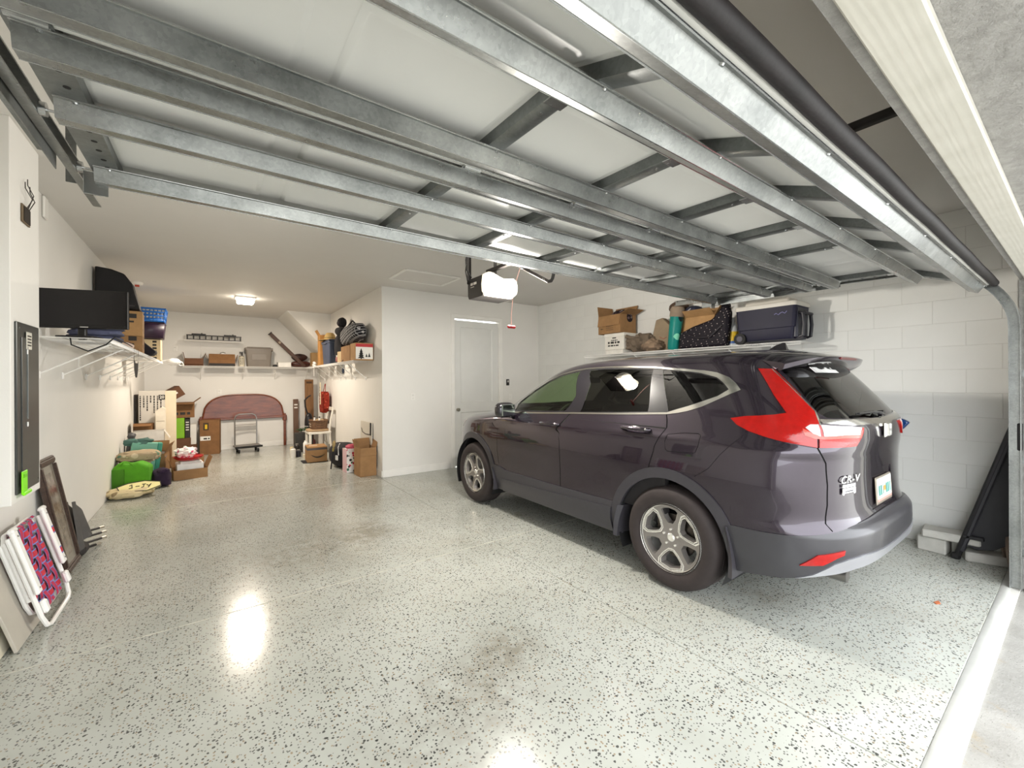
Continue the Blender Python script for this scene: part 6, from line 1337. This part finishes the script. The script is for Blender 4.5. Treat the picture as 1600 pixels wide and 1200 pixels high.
spots = [((1.42, 9.12, 0), .05, .14, '#1d1b28', 'dark navy jar', 'jar'), ((1.56, 9.18, 0), .045, .30, '#e8e6e2', 'tall white spray can', 'can'), ((1.44, 9.40, 0), .05, .22, '#2a2523', 'black paint can', 'can'), ((1.33, 9.28, 0), .035, .20, '#c9b98c', 'cream squeeze bottle', 'bottle'), ((1.62, 8.98, 0), .05, .10, '#b9b4ab', 'grey low tin', 'tin'), ((1.50, 8.88, 0), .04, .09, '#d8d0bc', 'small beige tub', 'tub'), ((1.31, 9.02, .0), .05, .20, '#d5d1ca', 'pale round canister', 'canister')]
for loc, r, h, c, nm, cat in spots:
    o = thing(nm.replace(' ', '_').replace('-', '_'), f'{nm} among the bottles on the alcove floor', cat, loc); MB().lathe([(0, 0), (r*.96, 0), (r, .01), (r, h*.82), (r*.62, h*.92), (r*.5, h*.94), (0, h*.94)], 18).done('container_body', pm(c, .4, var=.08), o); MB().lathe([(0, h*.93), (r*.55, h*.93), (r*.55, h), (0, h)], 16).done('cap', pm('#8d887f' if c != '#e8e6e2' else '#dcdad6', .4), o)
wp = thing('wall_board', 'pale board with black hinge leaning on the side wall behind the tall carton', 'board', (XJ-.03, 7.08, .0), (0, R_(1.0), 0)); MB().box((0, 0, .40), (.016, .60, .80), b=.003).done('board_sheet', pm('#cdc7ba', .6, var=.04), wp); MB().box((-.014, -.26, .70), (.014, .04, .20), b=.003).done('black_hinge', M_RUB, wp); MB().tube([(-.012, .24, .68), (-.02, .15, .62), (-.018, .0, .60), (-.018, -.22, .61)], .005, 6).done('black_wire', M_RUB, wp)
# ---------------------------------------------------------------- right wall shelf (deck z 1.858, x 4.83..5.22)
ZR, XRs = 1.8585, 5.02
bk1 = carton('white lidded file box at the bottom of the far stack on the wall shelf', (XRs+.0, 4.14, ZR), (.34, .34, .06), 0, col='#dedad2')
def filebox(label, loc):
    t = thing('file_box', label, 'box', loc); MB().box((0, 0, .105), (.32, .36, .21), b=.004).done('box_body', pm('#dcd8cf', .7, var=.04), t); MB().box((0, 0, .215), (.335, .375, .05), b=.004).done('box_lid', pm('#e3dfd6', .7, var=.04), t); bars(t, M_INK, [(-.12, .05, .20, .02), (-.12, .09, .22, .03), (-.06, .13, .12, .015)], (-.161, 0, 0), (0, -1, 0), (0, 0, 1)); MB().box((-.1612, 0, .172), (.002, .07, .016)).done('hand_hole', M_INK, t); return t
filebox('white lidded file box under the brown carton on the wall shelf', (XRs, 4.14, ZR+.0625))
br = carton('open brown carton on top of the white file box on the wall shelf', (XRs-.03, 4.20, ZR+.0625+.2415), (.33, .44, .27), R_(-3), col=C1, flaps={'b': 8, 'f': 70, 'r': 20, 'l': 172}); bars(br, M_INK, [(-.06, .05+.028*i, .14, .006) for i in range(3)]+[(-.17, .07, .05, .012)], (-.166, 0, 0), (0, -1, 0), (0, 0, 1)); MB().box((-.1662, .17, .14), (.002, .05, .05)).done('white_label', M_PAPER, br)
pr = thing('patterned_cushion', 'dark patterned cushion stuffed in the open brown carton', 'cushion', (XRs, 4.17, ZR+.0625+.2415+.008)); MPc = cloth_mat('dark_pattern', lambda t: floral(t, '#2a2024', ['#6a5a5c', '#8d7f7a', '#3a2c30'], 20)); MB().blob((0, -.03, .22), (.12, .17, .13), 26, 14, .06, 2, seed=91, p=2.6).done('cushion_body', MPc, pr); MB().blob((-.02, .08, .10), (.13, .11, .10), 20, 12, .05, 2, p=2.6).done('cushion_fold', pm('#1d171a', .85), pr)
pa = thing('brown_blanket', 'crumpled taupe blanket on the wall shelf beside the file boxes', 'blanket', (XRs-.02, 3.70, ZR)); MPb = pm('#6f6152', .9, var=.18, scale=4, bump=.3)
m = MB(); m.blob((0, .05, .13), (.17, .23, .13), 36, 18, .24, 3.6, seed=95, flat=.129); m.done('blanket_heap', MPb, pa); MB().blob((-.04, -.16, .08), (.15, .17, .085), 30, 14, .22, 3.4, seed=96, flat=.079).done('blanket_fold', pm('#85705c', .9, var=.15, bump=.3), pa)
for k in range(3): MB().tube([(-.15+.02*i, .18-.03*i+.04*math.sin(i*1.2+k), .10+.06*k+.02*math.sin(i*1.7+k)) for i in range(10)], .028, 8).done('blanket_crease', MPb, pa)
ppb = thing('paper_bag', 'tan paper bag with faint red print standing among the blanket', 'bag', (XRs+.05, 3.42, ZR)); m = MB(); m.prism([(-.20, 0), (.20, 0), (.14, .30), (-.02, .46), (-.12, .44), (-.17, .26)], (0, 0, 0), (0, -1, 0), (0, 0, 1), (1, 0, 0), -.05, .05); m.done('bag_body', pm('#8f7e67', .85, var=.12, bump=.2), ppb, bev=.012); MB().tube([(-.052, .06, .2), (-.054, .0, .17), (-.053, -.05, .19)], .004, 5).done('red_print', pm('#a05a4a', .8), ppb)
tt = thing('teal_tube', 'teal and green printed canister bag leaning on the wall shelf', 'bag', (4.87, 3.18, ZR), (R_(7), R_(1), 0)); MTt = cloth_mat('teal_print', lambda t: floral(t, '#157a72', ['#25a08a', '#0f3a44', '#7fcfb0', '#0c2a30'], 9), .35); MB().lathe([(0, 0), (.062, 0), (.07, .02), (.078, .25), (.082, .42), (.074, .46), (0, .47)], 24).done('tube_body', MTt, tt); MB().lathe([(.084, .42), (.088, .43), (.088, .52), (.07, .55), (0, .55)], 24).done('tube_cap', pm('#8b7a68', .8, var=.15, bump=.3), tt)
rl = thing('brown_ball', 'fuzzy brown round cushion above the teal canister', 'cushion', (5.07, 3.22, ZR+.46)); MB().blob((0, 0, .11), (.11, .13, .085), 24, 14, .06, 3, seed=99).done('cushion_body', pm('#4f3d30', .95, var=.2, bump=.6), rl); MB().blob((0, 0, .02), (.05, .05, .03), 14, 8, 0).done('cushion_button', pm('#3d2e24', .9), rl)
rls = carton('tall plain carton behind the teal canister on the wall shelf', (5.13, 3.19, ZR), (.15, .15, .455), 0, col=C2)
cpn = thing('navy_cap', 'navy cap with light brim on the wall shelf between canister and carton', 'cap', (5.02, 2.98, ZR+.43)); MB().blob((0, 0, .05), (.11, .12, .075), 24, 12, 0, flat=.05).done('cap_crown', pm('#1c2036', .7), cpn); MB().tube([(-.09, .10, .01), (-.12, .05, .03), (-.11, .0, .06), (-.10, -.02, .08)], .006, 6).done('cap_brim', pm('#b9bac0', .6), cpn)
ob = carton('open tan carton with raised flaps behind the polka dot bag', (5.08, 2.88, ZR), (.26, .42, .40), 0, col=C4, flaps={'l': 55, 'b': 4, 'f': 35, 'r': 5})
pkd = thing('polka_dot_bag', 'black bag with tiny white polka dots on the wall shelf', 'bag', (4.885, 2.77, ZR)); MDt = cloth_mat('polka_dots', lambda t: dots(t, '#17121a', '#b9aca8', 34, .17), .6)
m = MB(); m.prism([(-.31, .0), (.29, .0), (.31, .16), (.33, .40), (.27, .50), (.20, .42), (.12, .33), (-.12, .27), (-.30, .20)], (0, 0, 0), (0, -1, 0), (0, 0, 1), (1, 0, 0), -.05, .06); m.done('bag_body', MDt, pkd, bev=.03); MB().blob((.0, -.27, .42), (.06, .055, .12), 18, 12, .12, 3, seed=3).done('bag_top', MDt, pkd); MB().tube([(-.06, .22, .20), (-.075, .05, .12), (-.075, -.12, .12), (-.06, -.25, .24)], .01, 6).done('bag_strap', pm('#1b151d', .6), pkd)
yb = thing('detergent_bottle', 'clear bottle with yellow label on the wall shelf beside the cooler', 'bottle', (4.98, 2.47, ZR)); MB().lathe([(0, 0), (.055, 0), (.06, .02), (.06, .20), (.03, .27), (.022, .28), (.022, .30), (0, .30)], 22).done('bottle_body', pm('#cfd3d4', .2, var=.05), yb); MB().lathe([(.0615, .06), (.0615, .17)], 22).done('yellow_label', pm('#d9b52c', .5), yb); MB().lathe([(0, .30), (.024, .30), (.024, .335), (0, .336)], 16).done('bottle_cap', pm('#c7cacd', .4), yb)
MB().lathe([(.0618, .03), (.0618, .06)], 22).done('blue_label', pm('#3a5fa0', .5), yb)
# wheeled cooler
co = thing('wheeled_cooler', 'dark blue wheeled cooler with grey-white lid on the wall shelf', 'cooler', (5.0, 2.06, ZR), (0, 0, R_(-90)))
MBl = pm('#0b0828', .6, var=.12); MLd = pm('#d2cdc3', .45, var=.05)
def loft(rings):
    m = MB(); n = len(rings[0]); m.v = [p for r in rings for p in r]; m.f = [(i*n+j, i*n+(j+1) % n, (i+1)*n+(j+1) % n, (i+1)*n+j) for i in range(len(rings)-1) for j in range(n)]+[tuple(range(n))[::-1], tuple((len(rings)-1)*n+j for j in range(n))]; return m
def rrect(w, d, z, r=.03): return [(sx*(w/2-r)+r*math.cos(R_(90*q+22.5*i)), sy*(d/2-r)+r*math.sin(R_(90*q+22.5*i)), z) for q, (sx, sy) in enumerate(((1, 1), (-1, 1), (-1, -1), (1, -1))) for i in range(5)]
loft([rrect(.52, .31, .03), rrect(.54, .33, .05), rrect(.55, .335, .15), rrect(.57, .35, .155), rrect(.60, .36, .37)]).done('cooler_body', MBl, co)
loft([rrect(.615, .375, .37), rrect(.62, .38, .38), rrect(.615, .375, .41), rrect(.60, .36, .418), rrect(.46, .27, .425), rrect(.44, .25, .462), rrect(.40, .21, .47)]).done('cooler_lid', MLd, co)
for y in (-.17, .17):
    MB().cyl((-.25, y-.025, .062), (-.25, y+.025, .062), .062, n=24).done('wheel', M_RUB, co); MB().cyl((-.25, y-.027, .062), (-.25, y+.027, .062), .032, n=12).done('wheel_hub', pm('#3a3646', .5), co)
MB().box((.275, 0, .20), (.05, .28, .34), b=.02).done('end_panel', pm('#141226', .4), co); MB().tube([(.30, -.10, .30), (.335, -.10, .29), (.345, -.10, .18), (.335, -.10, .06), (.30, -.10, .05)], .016, 8).done('tow_handle', pm('#17151f', .45), co); MB().tube([(.30, .10, .30), (.335, .10, .29), (.345, .10, .18), (.335, .10, .06), (.30, .10, .05)], .016, 8).done('tow_handle', pm('#17151f', .45), co)
MB().box((.345, 0, .29), (.03, .22, .03), b=.01).done('handle_grip', pm('#17151f', .45), co)
m = MB(); m.tube([(.10+.02*i, -.1795, .29+.012*math.sin(i*2.2)+.003*i) for i in range(7)], .004, 5); m.done('script_mark', pm('#8f8cb8', .4), co)
# ---------------------------------------------------------------- by the right track
pvm = pm('#b5b3ac', .85, var=.1, scale=12, bump=.4)
for lab, loc, sz, rz in (('pale concrete paver on top of the small stack by the right wall', (5.03, .70, .128), (.20, .34, .065), 6), ('grey concrete paver standing under the stack beside the black board', (5.05, .80, 0), (.20, .18, .127), -4), ('long grey concrete paver on the floor under the black board', (5.06, .47, 0), (.16, .34, .075), 20), ('small paver wedged behind the front paver under the stack', (5.10, .665, 0), (.13, .07, .126), 3)):
    o = thing('concrete_paver', lab, 'paver', loc, (0, 0, R_(rz))); MB().box((0, 0, sz[2]/2), sz, b=.010).done('paver_block', pvm, o)
bo = thing('folded_table', 'black folded table with a rounded end leaning beside the right track', 'table', (4.90, .0, .0))
mt = pm('#1e1d22', .55, var=.15); tp = [(.62, .13), (.35, 1.08), (.333, 1.0), (.33, .42), (.345, .28), (.39, .18), (.46, .12), (.55, .10)]
m = MB(); m.prism(tp, (.07, .0, 0), (0, 1, 0), (0, 0, 1), (1, 0, 0), -.012, .012); m.done('table_top', mt, bo, bev=.004)
MB().tube([(.04, .66, .0), (.04, .345, 1.14)], .022, 10).done('table_leg', pm('#141317', .4), bo); MB().box((.0, .0, .58), (.05, .03, 1.05), M=T(.04, .64, .02, rx=R_(15.5)), b=.008).done('table_rail', pm('#26252a', .5), bo); MB().box((.03, .56, .20), (.03, .12, .03), b=.006).done('leg_brace', pm('#141317', .4), bo); MB().box((.04, .66, .024), (.06, .06, .045), b=.012).done('foot_cap', M_RUB, bo)
for lab, loc, r in (('brown-grey stone disc leaning at the wall behind the black folded table', (5.15, .395, 0), .17), ('darker stone disc leaning beside the track foot', (4.95, .355, 0), .13)):
    o = thing('stone_disc', lab, 'stone', loc, (R_(-6), 0, 0)); MB().lathe([(0, -.012), (r*.96, -.012), (r, 0), (r*.96, .012), (0, .012)], 30, ax='y', o=(0, 0, r)).done('disc_body', pm('#7d6e62', .85, var=.15, bump=.3), o)
bf = thing('blue_fin', 'small glossy blue fin-shaped object hung on the block wall behind the car', 'fin', (XR-.02, 1.05, 1.06)); m = MB(); m.prism([(.12, .06), (-.05, .05), (-.095, .02), (-.05, -.045), (.12, -.065)], (0, 0, 0), (0, 1, 0), (0, 0, 1), (1, 0, 0), -.16, -.10); m.done('fin_body', pm('#13407e', .2, var=.15, coat=.6), bf, bev=.012); MB().box((-.06, .06, 0), (.10, .03, .03), b=.006).done('fin_bracket', M_STILE, bf); MB().box((-.13, .125, 0), (.06, .02, .13), b=.005).done('red_edge', pm('#8a2a3a', .4), bf)
lf = thing('dry_leaf', 'tiny orange dry leaf on the floor behind the car', 'leaf', (3.86, .60, .001)); m = MB(); m.prism([(-.03, 0), (-.01, .016), (.03, .006), (.034, -.004), (.0, -.016)], (0, 0, 0), (1, 0, 0), (0, 1, 0), (0, 0, 1), 0, .003); m.done('leaf_blade', pm('#b0623a', .7, var=.2), lf); MB().cyl((.03, 0, .002), (.055, .004, .003), .0012, n=5).done('leaf_stem', pm('#7d4a2c', .7), lf)
# ---------------------------------------------------------------- groups of alike things
for o in list(SC.objects):
    if o.parent is not None or 'category' not in o or 'group' in o: continue
    k = o.name.split('.')[0]; x, y, z = o.location
    if k == 'cardboard_box':
        o['group'] = ('cartons on the left shelf' if x < -.5 and z > 1.7 else 'cartons on the wall shelf over the car' if x > 4 else 'cartons on the back and side shelves' if z > 1.7 else 'cartons stacked at the left of the alcove' if x < .3 else 'cartons on the floor at the right of the alcove')
    elif k == 'wire_shelf': o['group'] = 'white wire wall shelves'
    elif k == 'wall_outlet': o['group'] = 'white wall outlets'
    elif k == 'concrete_paver': o['group'] = 'concrete pavers by the right wall'
    elif k == 'stone_disc': o['group'] = 'stone discs by the right track'
    elif k == 'flat_board': o['group'] = 'boards leaning on the left wall'
    elif k == 'door_track': o['group'] = 'garage door tracks'
    elif k == 'small_bottle': o['group'] = 'little bottles in the wicker basket'
    elif k in ('dark_navy_jar', 'tall_white_spray_can', 'black_paint_can', 'cream_squeeze_bottle', 'grey_low_tin', 'small_beige_tub', 'pale_round_canister'): o['group'] = 'bottles and cans on the alcove floor'
